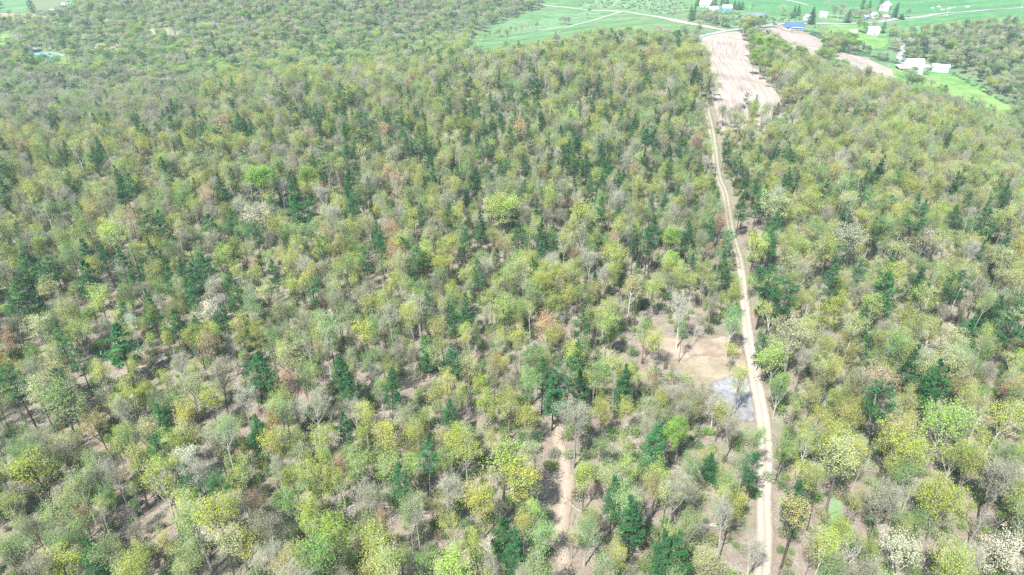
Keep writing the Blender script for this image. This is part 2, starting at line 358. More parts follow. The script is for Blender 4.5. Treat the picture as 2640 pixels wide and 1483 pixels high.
MEADOW = wpoly([(1200,150),(1215,110),(1236,85),(1262,70),(1330,45),(1400,22),(1385,-20)]) + [(40, 1400), (120, 2500), (1480, 2500), (1480, 1150)] + \
    wpoly([(2640,72),(2560,70),(2420,84),(2345,96),(2304,110),(2296,130),(2312,150),(2395,163),(2450,182),(2520,212),(2590,256),(2636,318),(2570,318),(2480,270),(2360,225),(2280,205),(2200,150),(2140,105),(2072,87),(1993,72),(1915,80),(1850,86),(1790,90),(1790,112),(1756,108)], 0)
MEADOW += wpoly([(1700,105),(1600,106),(1500,114),(1400,140),(1300,152),(1200,166)])
sheet('meadow', MEADOW, .18, G_MEADOW, 'wide green meadow beyond the wooded ridge', smooth=0)
sheet('hay_field', wpoly([(1205,122),(1240,90),(1265,73),(1335,47),(1402,23),(1580,32),(1480,66),(1385,98),(1300,112)]), .30, G_FIELD, 'pale green hay field between woods and the two roads', smooth=1)
sheet('crop_field', wpoly([(1820,-6),(2000,-14),(2640,-20),(2640,14),(2420,33),(2300,40),(2230,30),(2100,30),(2020,36),(1960,28),(1890,16)]), .34, G_CROP, 'bright green crop field at the top of the picture', smooth=0)
sheet('pasture', wpoly([(2290,60),(2640,24),(2640,44),(2560,44),(2420,56),(2340,70),(2296,88)]), .34, G_CROP, 'green pasture between road and far woods', smooth=0)
sheet('lawn', wpoly([(2130,62),(2230,68),(2290,74),(2290,100),(2285,120),(2250,128),(2200,122),(2190,100),(2140,92)]), .40, G_LAWN, 'mown lawn beside the white farmhouse', smooth=1)
sheet('farm_pasture', wpoly([(2290,160),(2318,184),(2380,190),(2450,190),(2520,214),(2590,258),(2630,310),(2560,312),(2470,262),(2360,222),(2310,205)]), .40, G_LAWN, 'sloping green pasture below the barn', smooth=1)
sheet('rough_pasture', wpoly([(1790,30),(1850,28),(1950,42),(2030,48),(2080,52),(2070,60),(1990,62),(1900,74),(1870,70),(1800,50)]), .40, G_ROUGH, 'tussocky rough pasture around the pond', smooth=1)
sheet('rough_meadow', wpoly([(1560,-4),(1740,-4),(1780,20),(1740,40),(1640,24),(1580,22),(1480,14)]), .40, G_ROUGH, 'scrubby meadow above the road fork', smooth=1)
sheet('green_glade', wpoly([(2560,430),(2640,405),(2700,420),(2700,470),(2620,455)]), .3, G_ROUGH, 'pale green glade at the right edge behind the ridge', smooth=1)
loft('tilled_field', [((1860,340),(2022,336)),((1852,312),(2015,312)),((1838,262),(2010,258)),((1822,215),(1990,225)),((1812,175),(1950,180)),((1802,145),(1930,148)),((1796,115),(1941,119)),((1799,101),(1915,103)),((1830,90),(1912,90)),((1862,84),(1905,82))], .25, T_SOIL, 'long tilled field of pale soil with curved tractor lines')
loft('tilled_slope', [((1950,92),(1957,86)),((1986,100),(1990,72)),((2030,120),(2040,76)),((2078,150),(2074,86)),((2112,142),(2132,106))], .25, T_SOIL, 'tilled slope below the blue roofed house')
loft('tilled_strip', [((2152,150),(2160,137)),((2195,184),(2225,146)),((2240,204),(2275,160)),((2300,216),(2320,190)),((2325,222),(2332,212))], .25, T_SOIL, 'narrow tilled strip running down to the barn')
sheet('house_yard', wpoly([(1992,66),(2010,62),(2030,74),(2075,76),(2095,84),(2080,90),(2040,84),(2005,74)]), .48, G_DIRT, 'bare dirt yard around the blue house', smooth=1, rag=3)
sheet('beige_field', wpoly([(-10,34),(60,36),(125,42),(115,52),(60,54),(-10,48)]), .3, G_BEIGE, 'pale dry field strip at the top left corner', smooth=1)
sheet('corner_field', wpoly([(-10,-6),(72,-6),(72,33),(30,33),(-10,32)]), .24, G_FIELD, 'green field in the top left corner', smooth=1)
sheet('back_field', wpoly([(168,-8),(262,-8),(262,2),(190,14),(170,6)]), .24, G_FIELD, 'green field behind the white roofed house', smooth=1)
sheet('grass_patch', wpoly([(-10,86),(26,90),(36,104),(10,120),(-10,132)]), .24, G_LAWN, 'grass clearing at the left edge', smooth=1)
sheet('garden_lawn', wpoly([(98,132),(128,136),(168,146),(172,158),(146,176),(112,166),(96,148)]), .24, G_LAWN, 'garden lawn in front of the teal roofed house', smooth=1)
sheet('woodland_opening', wpoly([(214,118),(260,112),(310,112),(312,118),(290,127),(240,131),(214,127)]), .24, G_BEIGE, 'small tan opening among the far woods', smooth=1)
sheet('cleared_patch', wpoly([(372,76),(420,74),(466,78),(458,92),(410,94),(378,86)]), .24, G_BEIGE, 'small pale cleared patch in the far woods', smooth=1)
sheet('landing', wpoly([(1650,868),(1690,850),(1722,866),(1780,880),(1840,866),(1917,862),(1930,920),(1900,912),(1850,928),(1800,915),(1760,940),(1700,922),(1650,938),(1630,905)]), .10, G_DIRT, 'bare dirt log landing beside the dirt road', smooth=1, rag=3)
G_DRY = grass_mat('dry_grass', (.22, .195, .14), (.33, .285, .215), .2, rag=True)
sheet('dry_grass', wpoly([(1660,895),(1700,884),(1800,888),(1880,884),(1935,890),(1958,985),(1955,1060),(1900,1085),(1830,1060),(1760,1035),(1720,1000),(1650,960)]), .05, G_DRY, 'dry grass below the log landing', open_=False, smooth=1, rag=5)
for q in ([(-10,-6),(265,-6),(262,8),(190,24),(130,52),(60,60),(-10,56)], [(94,130),(130,134),(172,146),(176,166),(150,186),(112,180),(94,158)], [(210,112),(314,110),(314,126),(290,134),(214,136)], [(372,74),(466,77),(462,97),(410,98),(376,90)],
    [(2550,425),(2640,400),(2720,410),(2720,492),(2620,482)], [(-10,84),(30,88),(40,104),(12,138),(-10,146)]): OPEN.append(wpoly(q))
X_=1; OPEN.append(wpoly([(1690,905),(1930,895),(1958,1000),(1965,1112),(1905,1112),(1860,1050),(1810,985),(1720,950)])); SPARSE = [wpoly([(1600,850),(1935,850),(1970,1150),(1800,1180),(1650,1080),(1560,960)]), wpoly([(1800,300),(2040,300),(2030,420),(1830,420)])]
G_GRAVEL = grass_mat('blue_grey_gravel', (.19, .195, .20), (.27, .28, .295), .3, rag=True)
sheet('gravel_pad', wpoly([(1812,1000),(1835,978),(1890,962),(1942,968),(1958,1040),(1962,1092),(1925,1100),(1890,1080),(1862,1040)]), .11, G_GRAVEL, 'blue grey gravel pad at the edge of the dirt road', smooth=2, rag=4)
m_w, nt, out = newmat('pond_water'); p = N(nt, 'ShaderNodeBsdfPrincipled'); p.inputs['Base Color'].default_value = (.02, .06, .10, 1); p.inputs['Roughness'].default_value = .12; nt.links.new(p.outputs[0], out.inputs[0])
pw = wpoly([(1915,36),(1945,34),(1980,38),(1975,43),(1940,43)]); sheet('pond', pw, .7, m_w, 'small blue pond in the rough pasture', smooth=2)

ROAD_PX = [(1958,1560),(1964,1483),(1971,1397),(1969,1292),(1972,1204),(1972,1134),(1964,1064),(1950,994),(1941,937),(1930,885),(1922,815),(1916,745),(1910,696)]
TM = track_mat('dirt_road', (.36, .315, .255), (.44, .39, .325), (.25, .205, .165))
_, RC = ribbon('dirt_road', ROAD_PX, [4.4, 4.4, 4.8, 4.8, 4.0, 3.4], .16, TM, 'straight pale dirt road with two wheel tracks', clear=[11, 11, 11.5, 12, 11, 10.5], wob=.6)
UP = [(1910,696),(1904,664),(1890,615),(1880,570),(1869,500),(1856,470),(1848,440),(1841,385),(1829,315),(1822,280)]
TM2 = track_mat('overgrown_track', (.25, .225, .165), (.36, .33, .27), (.18, .195, .11))
_, RC2 = ribbon('overgrown_track', UP, [4, 4.5, 5, 5.5, 5], .15, TM2, 'overgrown gravel track climbing to the tilled field', clear=[12, 13, 14, 14, 13], wob=1.2)
SKID = [(1427,1066),(1431,1110),(1452,1180),(1458,1257),(1446,1327),(1441,1379),(1450,1440),(1458,1500),(1462,1570)]
TM3 = track_mat('skid_trail', (.30, .245, .19), (.38, .32, .25), (.25, .20, .16), lanes=False)
ribbon('skid_trail', SKID, [1.5, 3.6, 3.0, 4.4, 3.6, 4.2, 3.2, 4.5, 4], .14, TM3, 'bare dirt skid trail winding through the trees', clear=[6, 9, 9, 12, 10, 11, 10, 12], wob=1.4)
GT = [(2130,1560),(2126,1483),(2140,1390),(2150,1330),(2146,1280)]
ribbon('grassy_trail', GT, 3.2, .12, G_ROUGH, 'faint grassy trail right of the dirt road', clear=4.5, wob=1.2)
M_ASPH = track_mat('worn_asphalt', (.27, .275, .285), (.34, .345, .355), (.20, .22, .15), lanes=False)
M_LANE = track_mat('old_asphalt', (.24, .25, .25), (.29, .30, .30), (.17, .22, .12), lanes=False)
M_GRAV = track_mat('gravel_shoulder', (.36, .32, .285), (.45, .41, .375), (.27, .26, .19), lanes=False)
ribbon('country_road', [(1796,104),(1797,98),(1815,91),(1860,83),(1900,77),(1950,70),(2000,64),(2060,62),(2120,62),(2190,62),(2240,60),(2290,54),(2400,40),(2520,29),(2660,18),(2800,6)], 9, .55, M_ASPH, 'narrow grey country road curving past the farmhouses', clear=12, step=6)
ribbon('gravel_road', [(1880,80),(1830,72),(1780,62),(1735,52),(1700,45),(1640,36),(1600,31),(1500,25),(1405,15),(1340,6)], [13, 15, 12, 8, 7, 7, 7], .50, M_GRAV, 'pale gravel road crossing the meadow', clear=14, step=6)
ribbon('farm_lane', [(1602,31),(1570,41),(1520,56),(1480,66),(1440,73),(1385,80)], 6, .52, M_GRAV, 'pale farm lane forking off the gravel road', clear=10, step=6)
ribbon('driveway', [(2312,100),(2325,115),(2328,132),(2318,150),(2330,168)], 8, .52, M_ASPH, 'grey driveway leading to the barn', clear=11, step=6)
ribbon('valley_lane', [(30,68),(56,92),(80,116),(100,134),(140,138),(165,145)], 4, .35, M_LANE, 'grey lane reaching the teal roofed house', clear=7, step=6)
ribbon('far_lane', [(2000,-4),(2030,2),(2060,8),(2085,14)], 6, .6, M_GRAV, 'pale lane between crop fields', step=6)
# ---------------------------------------------------------------- tree models
def rquads(C, size, up=.4, asp=1.0, droop=0.0):
    n = len(C); nrm = RNG.normal(size=(n, 3)); nrm[:, 2] = np.abs(nrm[:, 2]) + up * 1.6; nrm /= np.linalg.norm(nrm, axis=1)[:, None]
    a = RNG.normal(size=(n, 3)); a -= nrm * (a * nrm).sum(1)[:, None]; a /= np.linalg.norm(a, axis=1)[:, None]; b = np.cross(nrm, a)
    s = (size * RNG.uniform(.6, 1.35, n))[:, None] * .5
    V = np.stack([C + a * s, C + b * s * asp, C - a * s * RNG.uniform(.7, 1, (n, 1)), C - b * s * asp], 1)
    return V.reshape(-1, 3)
def twig_tris(mb, P, D, L, w, m=0):
    """thin tapering blades: P roots, D directions"""
    n = len(P); D = D / (np.linalg.norm(D, axis=1)[:, None] + 1e-9); L = np.asarray(L).reshape(-1, 1) * np.ones((n, 1))
    side = np.cross(D, RNG.normal(size=(n, 3))); side /= np.linalg.norm(side, axis=1)[:, None] + 1e-9
    mid = P + D * L * .55 + RNG.normal(size=(n, 3)) * L * .07; tip = P + D * L + RNG.normal(size=(n, 3)) * L * .12
    V = np.stack([P - side * w / 2, P + side * w / 2, mid + side * w * .35, mid - side * w * .35], 1).reshape(-1, 3); mb.quads(V, m)
    V = np.stack([mid - side * w * .35, mid + side * w * .35, tip + side * w * .12, tip - side * w * .12], 1).reshape(-1, 3); mb.quads(V, m)
def broadleaf(H=17, W=6.0, base=.5, limbs=11, subs=6, clus=9, leaf=.30, twigs=700, dens=1.0, lean=.5, flat=.75, forks=1, bark=M_BARK, tw=.05, shell=.55, seed=0):
    global RNG; RNG = np.random.default_rng(seed); rnd = random.Random(seed)
    tr = MB(); cr = MB(); cz = H * (base + 1) / 2; rz = H * (1 - base) / 2; rx = W / 2
    bend = RNG.normal(size=2) * lean
    def trunkp(t): return np.array([bend[0] * t * t, bend[1] * t * t, H * t])
    tt = np.linspace(0, .80, 7); r0 = .0105 * H + .02
    tr.tube([trunkp(t) for t in tt], [r0 * (1.25 if t == 0 else 1 - .78 * t) for t in tt], 5)
    ends = []; ga = rnd.random() * 6
    for i in range(limbs):
        f = (i + .5) / limbs; ts = (base - .10) + f * (.80 - base + .08) * .9; p0 = trunkp(ts)
        th = ga + i * 2.4 + rnd.uniform(-.4, .4); el = .22 + 1.12 * f + rnd.uniform(-.22, .2)
        rr = rnd.uniform(.5, 1.3); tgt = np.array([math.cos(th) * math.cos(el) * rx * rr + bend[0] * .8, math.sin(th) * math.cos(el) * rx * rr + bend[1] * .8, cz + (math.sin(el) * 1.0 - .12) * rz * rr])
        tgt[2] = max(tgt[2], p0[2] + .8); c = (p0 + tgt) / 2 + np.array([math.cos(th), math.sin(th), 0]) * rx * .18 - np.array([0, 0, .25])
        q = [(1 - t) ** 2 * p0 + 2 * t * (1 - t) * c + t * t * tgt for t in np.linspace(0, 1, 5)]
        rl = r0 * .5 * (1 - .45 * f); tr.tube(q, [rl, rl * .8, rl * .6, rl * .42, rl * .2], 4, cap=False)
        ends.append(tgt)
        for k in range(subs):
            t = rnd.uniform(.3, .95); s0 = (1 - t) ** 2 * p0 + 2 * t * (1 - t) * c + t * t * tgt
            v = RNG.normal(size=3); v[2] = abs(v[2]) * .8 + .1; v /= np.linalg.norm(v); L = rx * rnd.uniform(.28, .6)
            e = s0 + (v * .75 + (tgt - s0) / (np.linalg.norm(tgt - s0) + .1) * .5) * L
            tr.tube([s0, (s0 + e) / 2 + RNG.normal(size=3) * .12, e], [rl * .42, rl * .3, rl * .12], 3, cap=False); ends.append(e); ends.append((s0 + e) / 2 + RNG.normal(size=3) * .3)
    E = np.array(ends)
    # squeeze into the crown's outline, and add shell points so that the top closes
    th = RNG.uniform(0, 2 * math.pi, int(len(E) * shell)); uu = RNG.uniform(-.1, 1, len(th)) ** 1.0; q = np.sqrt(1 - uu ** 2)
    lump = 1 + .16 * np.sin(th * 3 + seed) * q + .10 * np.sin(th * 5 + uu * 6 + seed * 2)
    S = np.stack([np.cos(th) * q * rx * lump * .95 + bend[0] * .8, np.sin(th) * q * rx * lump * .95 + bend[1] * .8, cz + uu * rz * flat * lump], 1)
    E = np.concatenate([E, S])
    n = int(len(E) * clus * dens); ci = RNG.integers(0, len(E), n); keep = RNG.random(len(E)) > .2
    ci = ci[keep[ci]]; P = E[ci] + RNG.normal(size=(len(ci), 3)) * np.array([.50, .50, .32])
    if len(P) > 10:
        cj = RNG.normal(.5, .22, len(E)); cr.quads(rquads(P, leaf, .7), 0, np.clip(cj[ci] + RNG.normal(0, .12, len(ci)), 0, 1))
    ti = RNG.integers(0, len(E), twigs); A = np.array([bend[0] * .6, bend[1] * .6, cz - rz * .7])
    D = E[ti] - A; D /= np.linalg.norm(D, axis=1)[:, None]; D = D + RNG.normal(size=(twigs, 3)) * .55
    twig_tris(tr, E[ti] - D * .5 + RNG.normal(size=(twigs, 3)) * .2, D, RNG.uniform(.7, 1.5, twigs), tw, 1)
    return tr, cr
def pine(H=18, W=5.5, base=.35, whorls=16, per=6, leaf=.27, seed=0, top=.95, ragged=.25, per_b=62):
    global RNG; RNG = np.random.default_rng(seed); rnd = random.Random(seed); tr = MB(); cr = MB()
    bend = RNG.normal(size=2) * .25; r0 = .012 * H
    tp = lambda t: np.array([bend[0] * t * t, bend[1] * t * t, H * t]); tt = np.linspace(0, 1, 8)
    tr.tube([tp(t) for t in tt], [r0 * (1 - .93 * t) for t in tt], 5)
    for k in range(10):      # dead stubs below the crown
        t = rnd.uniform(.15, base + .05); th = rnd.random() * 6.28; p = tp(t); L = rnd.uniform(.5, 1.6)
        tr.tube([p, p + np.array([math.cos(th) * L, math.sin(th) * L, rnd.uniform(-.1, .3)])], [.03, .008], 3, cap=False)
    C = []; J = []
    for i in range(whorls):
        f = i / (whorls - 1); t = base + (1 - base) * f * .985
        prof = (1 - f ** 1.25) ** .8 * (.66 + .34 * min(1, f / .2)) if top > .5 else math.sin(math.pi * (.12 + .83 * f)) ** .8 * .95
        prof *= rnd.uniform(1 - ragged, 1 + ragged * .5); n = max(3, int(per * (1 - .35 * f)))
        for k in range(n):
            th = 6.28 * (k + rnd.random() * 1.2) / n + i * 1.1; L = max(.35, W / 2 * prof * rnd.uniform(.8, 1.3)); rise = rnd.uniform(.02, .22) + .5 * f
            p0 = tp(min(t + rnd.uniform(-.035, .03), .99)); d = np.array([math.cos(th), math.sin(th), 0])
            pts = [p0, p0 + d * L * .5 + np.array([0, 0, L * rise * .35]), p0 + d * L + np.array([0, 0, L * rise])]
            tr.tube(pts, [.05 * (1 - .6 * f) + .01, .03, .008], 3, cap=False)
            m = int(per_b * (.4 + L / (W / 2)))
            s = RNG.uniform(.25, 1.05, m) ** .75; side = np.array([-d[1], d[0], 0]); sw = RNG.normal(0, 1, m) * (.20 * L * (1.15 - s * .6) + .10)
            P = p0 + np.outer(s * L, d) + np.outer(sw, side); P[:, 2] += (s ** 1.4) * L * rise + RNG.normal(0, .17, m)
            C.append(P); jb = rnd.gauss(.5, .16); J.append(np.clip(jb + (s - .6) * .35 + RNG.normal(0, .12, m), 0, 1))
    P = np.concatenate(C); cr.quads(rquads(P, leaf, .75, .75), 0, np.concatenate(J)); return tr, cr
def shrub(H=2.6, W=2.8, leaf=.22, n=420, tw=140, seed=0, stems=6):
    global RNG; RNG = np.random.default_rng(seed); tr = MB(); cr = MB()
    for k in range(stems):
        th = k * 2.4; e = np.array([math.cos(th) * W * .3, math.sin(th) * W * .3, H * RNG.uniform(.6, .95)]); tr.tube([(0, 0, -.1), e * .5 + [0, 0, .2], e], [.05, .035, .012], 3, cap=False)
    P = RNG.normal(size=(n, 3)); P /= np.linalg.norm(P, axis=1)[:, None]; P *= (RNG.random((n, 1)) ** .4); P = P * [W / 2, W / 2, H * .45] + [0, 0, H * .55]
    P += RNG.normal(size=(n, 3)) * .15; P[:, 2] = np.maximum(P[:, 2], .15); cr.quads(rquads(P, leaf, .3), 0, RNG.uniform(.2, .8, n))
    q = RNG.integers(0, n, tw); D = P[q] - [0, 0, H * .2]; twig_tris(tr, P[q] - D * .3, D, RNG.uniform(.4, 1.0, tw), .035, 0); return tr, cr

PROTO = {}     # kind -> list of dict(trunk mesh, crown mesh, whole mesh, H, W)
def add_proto(kind, tr, cr, H, W, mats, part2='crown', leafm=M_LEAF):
    """trunk and crown as two meshes for the individual trees, one joint mesh for the far woods"""
    d = dict(H=H, W=W, p2=part2)
    d['trunk'] = tr.mesh(kind + '_trunk', mats)
    d['crown'] = cr.mesh(kind + '_crown', [leafm], jit=True) if cr.n else None
    al = MB(); al.v = tr.v + cr.v; al.f = tr.f + [tuple(q + tr.n for q in f) for f in cr.f]; al.m = tr.m + [2] * len(cr.f); al.j = tr.j + cr.j; al.n = tr.n + cr.n
    d['whole'] = al.mesh(kind + '_whole', [mats[0], mats[-1], leafm], jit=True); PROTO.setdefault(kind, []).append(d)
LB = [M_BARK, M_TWIG]
for s, kw in enumerate([dict(H=17, W=6.2, base=.40, limbs=14), dict(H=19, W=5.6, base=.44, limbs=13), dict(H=15, W=6.8, base=.34, limbs=15, flat=.8), dict(H=16.5, W=5.0, base=.40, limbs=12),
                        dict(H=18, W=7.4, base=.42, limbs=16, subs=7), dict(H=14, W=4.6, base=.3, limbs=12), dict(H=18, W=5.0, base=.5, limbs=8, lean=1.6), dict(H=13, W=6.4, base=.3, limbs=9, lean=1.0), dict(H=20, W=6.0, base=.58, limbs=7, subs=8)]):
    tr, cr = broadleaf(seed=100 + s, clus=17, leaf=.18, twigs=380, tw=.034, shell=.15, **kw); add_proto('leafy_tree', tr, cr, kw['H'], kw['W'], LB)
for s, kw in enumerate([dict(H=17, W=6.4, base=.40, limbs=12), dict(H=15, W=5.2, base=.34, limbs=12), dict(H=18, W=7.0, base=.45, limbs=13)]):
    tr, cr = broadleaf(seed=140 + s, clus=48, leaf=.20, twigs=260, shell=.5, flat=.85, **kw); add_proto('dense_tree', tr, cr, kw['H'], kw['W'], LB)
for s, kw in enumerate([dict(H=17, W=6.0, base=.45), dict(H=18.5, W=5.2, base=.5), dict(H=15, W=6.2, base=.38, limbs=13), dict(H=16, W=4.4, base=.42, limbs=10)]):
    tr, cr = broadleaf(seed=160 + s, clus=6, leaf=.14, twigs=1700, tw=.028, shell=.4, **kw); add_proto('bare_tree', tr, cr, kw['H'], kw['W'], LB, 'crown')
for s, kw in enumerate([dict(H=14, W=3.0, base=.45, limbs=8), dict(H=12, W=2.6, base=.4, limbs=8), dict(H=10, W=3.2, base=.3, limbs=9)]):
    tr, cr = broadleaf(seed=170 + s, clus=11, leaf=.16, twigs=260, tw=.03, shell=.5, subs=4, **kw); add_proto('young_tree', tr, cr, kw['H'], kw['W'], LB)
for s, kw in enumerate([dict(H=15, W=5.5, base=.45, limbs=8), dict(H=17, W=4.5, base=.4, limbs=9)]):
    tr, cr = broadleaf(seed=180 + s, clus=0, twigs=60, subs=3, tw=.05, lean=.8, **kw); add_proto('dead_tree', tr, cr, kw['H'], kw['W'], [M_SNAG, M_SNAG])
for s, kw in enumerate([dict(H=18, W=6.6, base=.46, whorls=12, per=7), dict(H=17, W=6.0, base=.50, whorls=10, per=6, ragged=.4), dict(H=14, W=6.2, base=.30, whorls=12, per=7, ragged=.3),
                        dict(H=19, W=6.0, base=.56, whorls=9, per=6, top=.2, ragged=.4), dict(H=16, W=4.6, base=.36, whorls=13, per=5, ragged=.35)]):
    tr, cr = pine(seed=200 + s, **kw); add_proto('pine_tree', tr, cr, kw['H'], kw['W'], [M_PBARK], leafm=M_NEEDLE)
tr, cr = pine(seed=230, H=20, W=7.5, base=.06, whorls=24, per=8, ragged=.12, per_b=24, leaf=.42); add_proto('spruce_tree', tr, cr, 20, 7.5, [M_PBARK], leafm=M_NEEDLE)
for s in range(3):
    tr, cr = shrub(seed=240 + s, H=[2.4, 3.2, 1.8][s], W=[2.6, 2.4, 2.4][s]); add_proto('shrub', tr, cr, [2.4, 3.2, 1.8][s], 2.5, [M_TWIG], 'foliage')
# sticks and slash lying on the floor (for the litter, one object)
for s in range(4):
    RNG = np.random.default_rng(300 + s); mb = MB(); n = 16
    for k in range(n):
        p = RNG.normal(size=2) * 1.2; th = RNG.uniform(0, 6.28); L = RNG.uniform(.8, 3.4); d = np.array([math.cos(th), math.sin(th)]) * L / 2
        r = RNG.uniform(.02, .05); z = RNG.uniform(.05, .4)
        mb.tube([(p[0] - d[0], p[1] - d[1], z), (p[0] + RNG.normal() * .1, p[1] + RNG.normal() * .1, z + .06), (p[0] + d[0], p[1] + d[1], z + RNG.uniform(-.05, .3))], [r, r * .85, r * .4], 4, 0)
    e = MB(); PROTO.setdefault('litter', []).append(dict(whole=mb.mesh('litter_whole', [M_SNAG if s < 2 else M_BARK]), H=1, W=3))
RNG = np.random.default_rng(5)

# ---------------------------------------------------------------- where the trees stand
TINT = dict(  # base colours
 yellow=(.43, .50, .09), lime=(.38, .53, .11), bright=(.25, .40, .09), green=(.20, .36, .10), olive=(.36, .44, .09), sage=(.26, .37, .13),
 cream=(.48, .53, .24), white=(.54, .57, .42), tan=(.44, .43, .15), rust=(.46, .31, .18), orange=(.62, .42, .08), grey=(.34, .37, .20), dull=(.22, .27, .15), young=(.36, .46, .11), ysage=(.27, .37, .14), ygrey=(.34, .36, .22))
# hand read from the photograph: x, y of the crown's middle and its width, in the tile's enlarged pixels
HAND = []
def tile(ox, oy, kind, s, k=2.86, w0=62):
    for t in s.split(';'):
        q = [float(v) for v in t.split()]
        HAND.append((kind, ox + q[0] / k, oy + q[1] / k, (q[2] if len(q) > 2 else w0) / k))
tile(0, 500, 'pine', '1160 210 120;1050 215 100;1540 245 150;1690 205 110;1880 300 110;1750 345 100;2190 90 140;2300 50 90;2290 215 80;640 430 150;760 430 110;880 460 120;185 540 150;400 540 130;340 590 90;640 580 170;980 580 100;1215 490 80;1250 590 110;1360 550 120;1510 500 160;1430 600 150;1690 650 100;1760 750 120;170 740 210;60 840 110;320 830 110;2290 740 70;2010 590 110;430 1040 80;870 1070 210;1630 910 100;1430 1010 90;1275 960 70;575 1210 90;1870 1270 220;2510 1310 130;120 1390 190;1400 740 110;1100 410 70;1090 800 70;2370 410 90;30 420 60;130 290 80;2420 980 60;460 1400 80')
tile(850, 500, 'pine', '670 150 60;880 150 100;1110 220 110;985 335 80;345 260 80;375 390 100;280 480 100;660 470 100;590 580 80;1520 120 50;1390 290 120;1560 260 90;1660 310 80;1985 110 110;1965 240 80;2135 170 70;2390 220 110;2350 360 120;1100 560 90;1560 440 60;1960 640 90;995 820 100;940 910 90;725 1130 90;915 1220 140;100 1300 150;160 1370 120;430 1400 160;1570 1320 100;1750 1340 150;1850 1380 100;2150 1360 130;1850 1170 100;1230 470 80;2250 330 70')
tile(1740, 500, 'pine', '490 80 100;735 190 110;730 340 110;1240 140 110;1570 100 90;1760 180 170;1840 110 100;2060 150 110;2290 200 160;1490 270 100;270 260 100;100 290 120;385 370 70;140 520 110;375 530 110;675 650 190;810 760 180;1215 490 70;1360 560 110;1570 500 120;1160 630 150;1540 690 190;1810 620 170;2060 690 160;2450 390 120;2250 420 60;1390 940 140;2360 830 180;2150 960 160;2470 980 200;2540 800 100;1740 1230 150;1930 1370 200;2560 1120 60;1420 60 60;2150 60 60;2440 20 90;650 1080 55')
tile(0, 977, 'pine', '1160 260 120;1170 540 140;1890 380 170;1380 750 140;1650 800 140')
tile(850, 977, 'pine', '880 240 90;520 730 180;700 560 110;1650 60 170;2370 430 180;2100 820 120;2240 1000 200;2480 1200 190;1360 1220 140;1300 1100 70')
tile(1740, 977, 'pine', '1550 200 230;910 840 190;560 680 120;20 1220 70;1900 60 110')
tile(0, 0, 'pine', '780 400 60;450 560 60;250 440 90;480 1110 90;450 1180 80;735 1080 90;715 1200 80;520 1330 50;960 1370 130;1085 985 80;1210 1230 80;1490 910 70;1750 890 120;1810 930 70;1720 1310 80;1620 1360 110;2085 1280 60;2380 1120 80;2370 1270 90;2560 1300 60;1990 1040 70;2340 900;2360 960;2470 1000;2540 860;2540 980;1370 1010 40;1430 1370 60;2170 1410 150;30 1240;40 1380 120;25 1060;1020 900 50;1010 860;690 890;790 870;1180 960;1340 1060;1480 1050;1200 870;1270 830;1240 850;1510 360;1620 390;1740 440;1570 340;2150 460;2200 480;2500 440;2460 500;2260 640;2250 780;2160 820;2200 850;400 860;1500 400;1690 350;2350 370;2440 390;2300 340;2090 270;2180 290;1960 270;2370 180;2400 220;2380 840;2300 860;1350 700;870 1290 50;1640 1000 50;2250 1010 50')
tile(850, 0, 'pine', '1395 340 60;1665 265 40;1710 330 40;1860 310;1870 350;1960 320;2050 320 40;2120 270;2120 300;1570 420;1715 450 40;2300 425;2440 300 50;2490 310 50;2570 330;930 460 50;980 510 50;875 560 50;485 470 30;540 430 30;265 490 40;185 495 50;70 440 40;155 440 40;1055 540 40;1030 640 110;830 650 90;1475 490;1500 580 90;1550 600;1400 540 40;1255 570 40;1720 610 90;1900 600;1990 600;1980 660;1955 740;2070 650 40;1335 690 60;1270 690 40;1420 720;1230 770 50;1440 780 50;1520 780 50;1095 790 50;1095 840 50;1050 850 40;1000 830 40;950 850 40;885 780 40;530 830 40;405 840 50;430 880;220 850 50;265 915 90;170 865 50;110 850 50;330 920 50;490 890 40;580 900;630 860 40;680 860 50;950 925 60;1140 920 60;1255 890;1545 850 50;1575 890 50;1920 910;1780 880 40;2390 790 50;2200 900;2250 880;2250 930;2210 990;2310 980 40;25 990;110 980;435 940;555 1050 60;640 1080 90;210 1080 70;665 990;715 990 50;1020 990;1090 1020 50;1220 1010;1370 1025 50;1180 1090;1210 1140;735 1090;1830 1065 60;1760 1110 90;1720 1150 80;2000 1060;2010 1110;2130 1090 70;2415 1090;2490 1120 80;370 1090 50;1480 1080 50;620 1130 70;910 1190 60;1090 1150 70;1440 1190 60;1610 1210;1540 1230;1800 1200 100;1900 1190 90;1980 1170;2060 1180;2150 1160;2310 1160 50;2380 1270 90;2510 1230 80;760 1270 60;130 1310 90;300 1380 60;920 1290;845 1340;1080 1300 70;1025 1390 80;700 1360;1270 1260 90;1910 1350 70;2000 1330;2110 1320;2170 1330;1670 1260 40;500 330 50;600 370 60;640 400 60;740 380 70;560 350 60;700 330 60;910 400 40')
tile(1740, 0, 'pine', '155 530 80;210 620 50;50 800 70;145 770 50;515 750 50;605 740 55;755 800 40;375 1060 50;560 1050 35;395 1110;740 1100 60;470 1200 90;590 1200 80;200 1220 80;1200 840 70;1340 830 60;960 850 30;1000 830 40;1960 950 50;1240 990 40;1035 1070 50;2030 1010 50;850 1120 40;1420 1250 80;1510 1220 100;1300 1370 90;1380 1330 90;1670 1260 60;1760 1260 80;1640 1360 70;1110 1390 90;2110 1310 70;2390 1350 80;2080 1330 60;2440 1410 70;530 1320 90;600 1340 80;885 1320 60;2120 240 40;1945 260 30;2500 150 30;2470 220 40;2490 260 50;1710 620 35;20 310 40;10 360 45;30 1090 60;850 1310 50')
tile(0, 500, 'white', '1930 140 220;1540 870 150;340 1400 140;1860 1370 110;900 560 90')
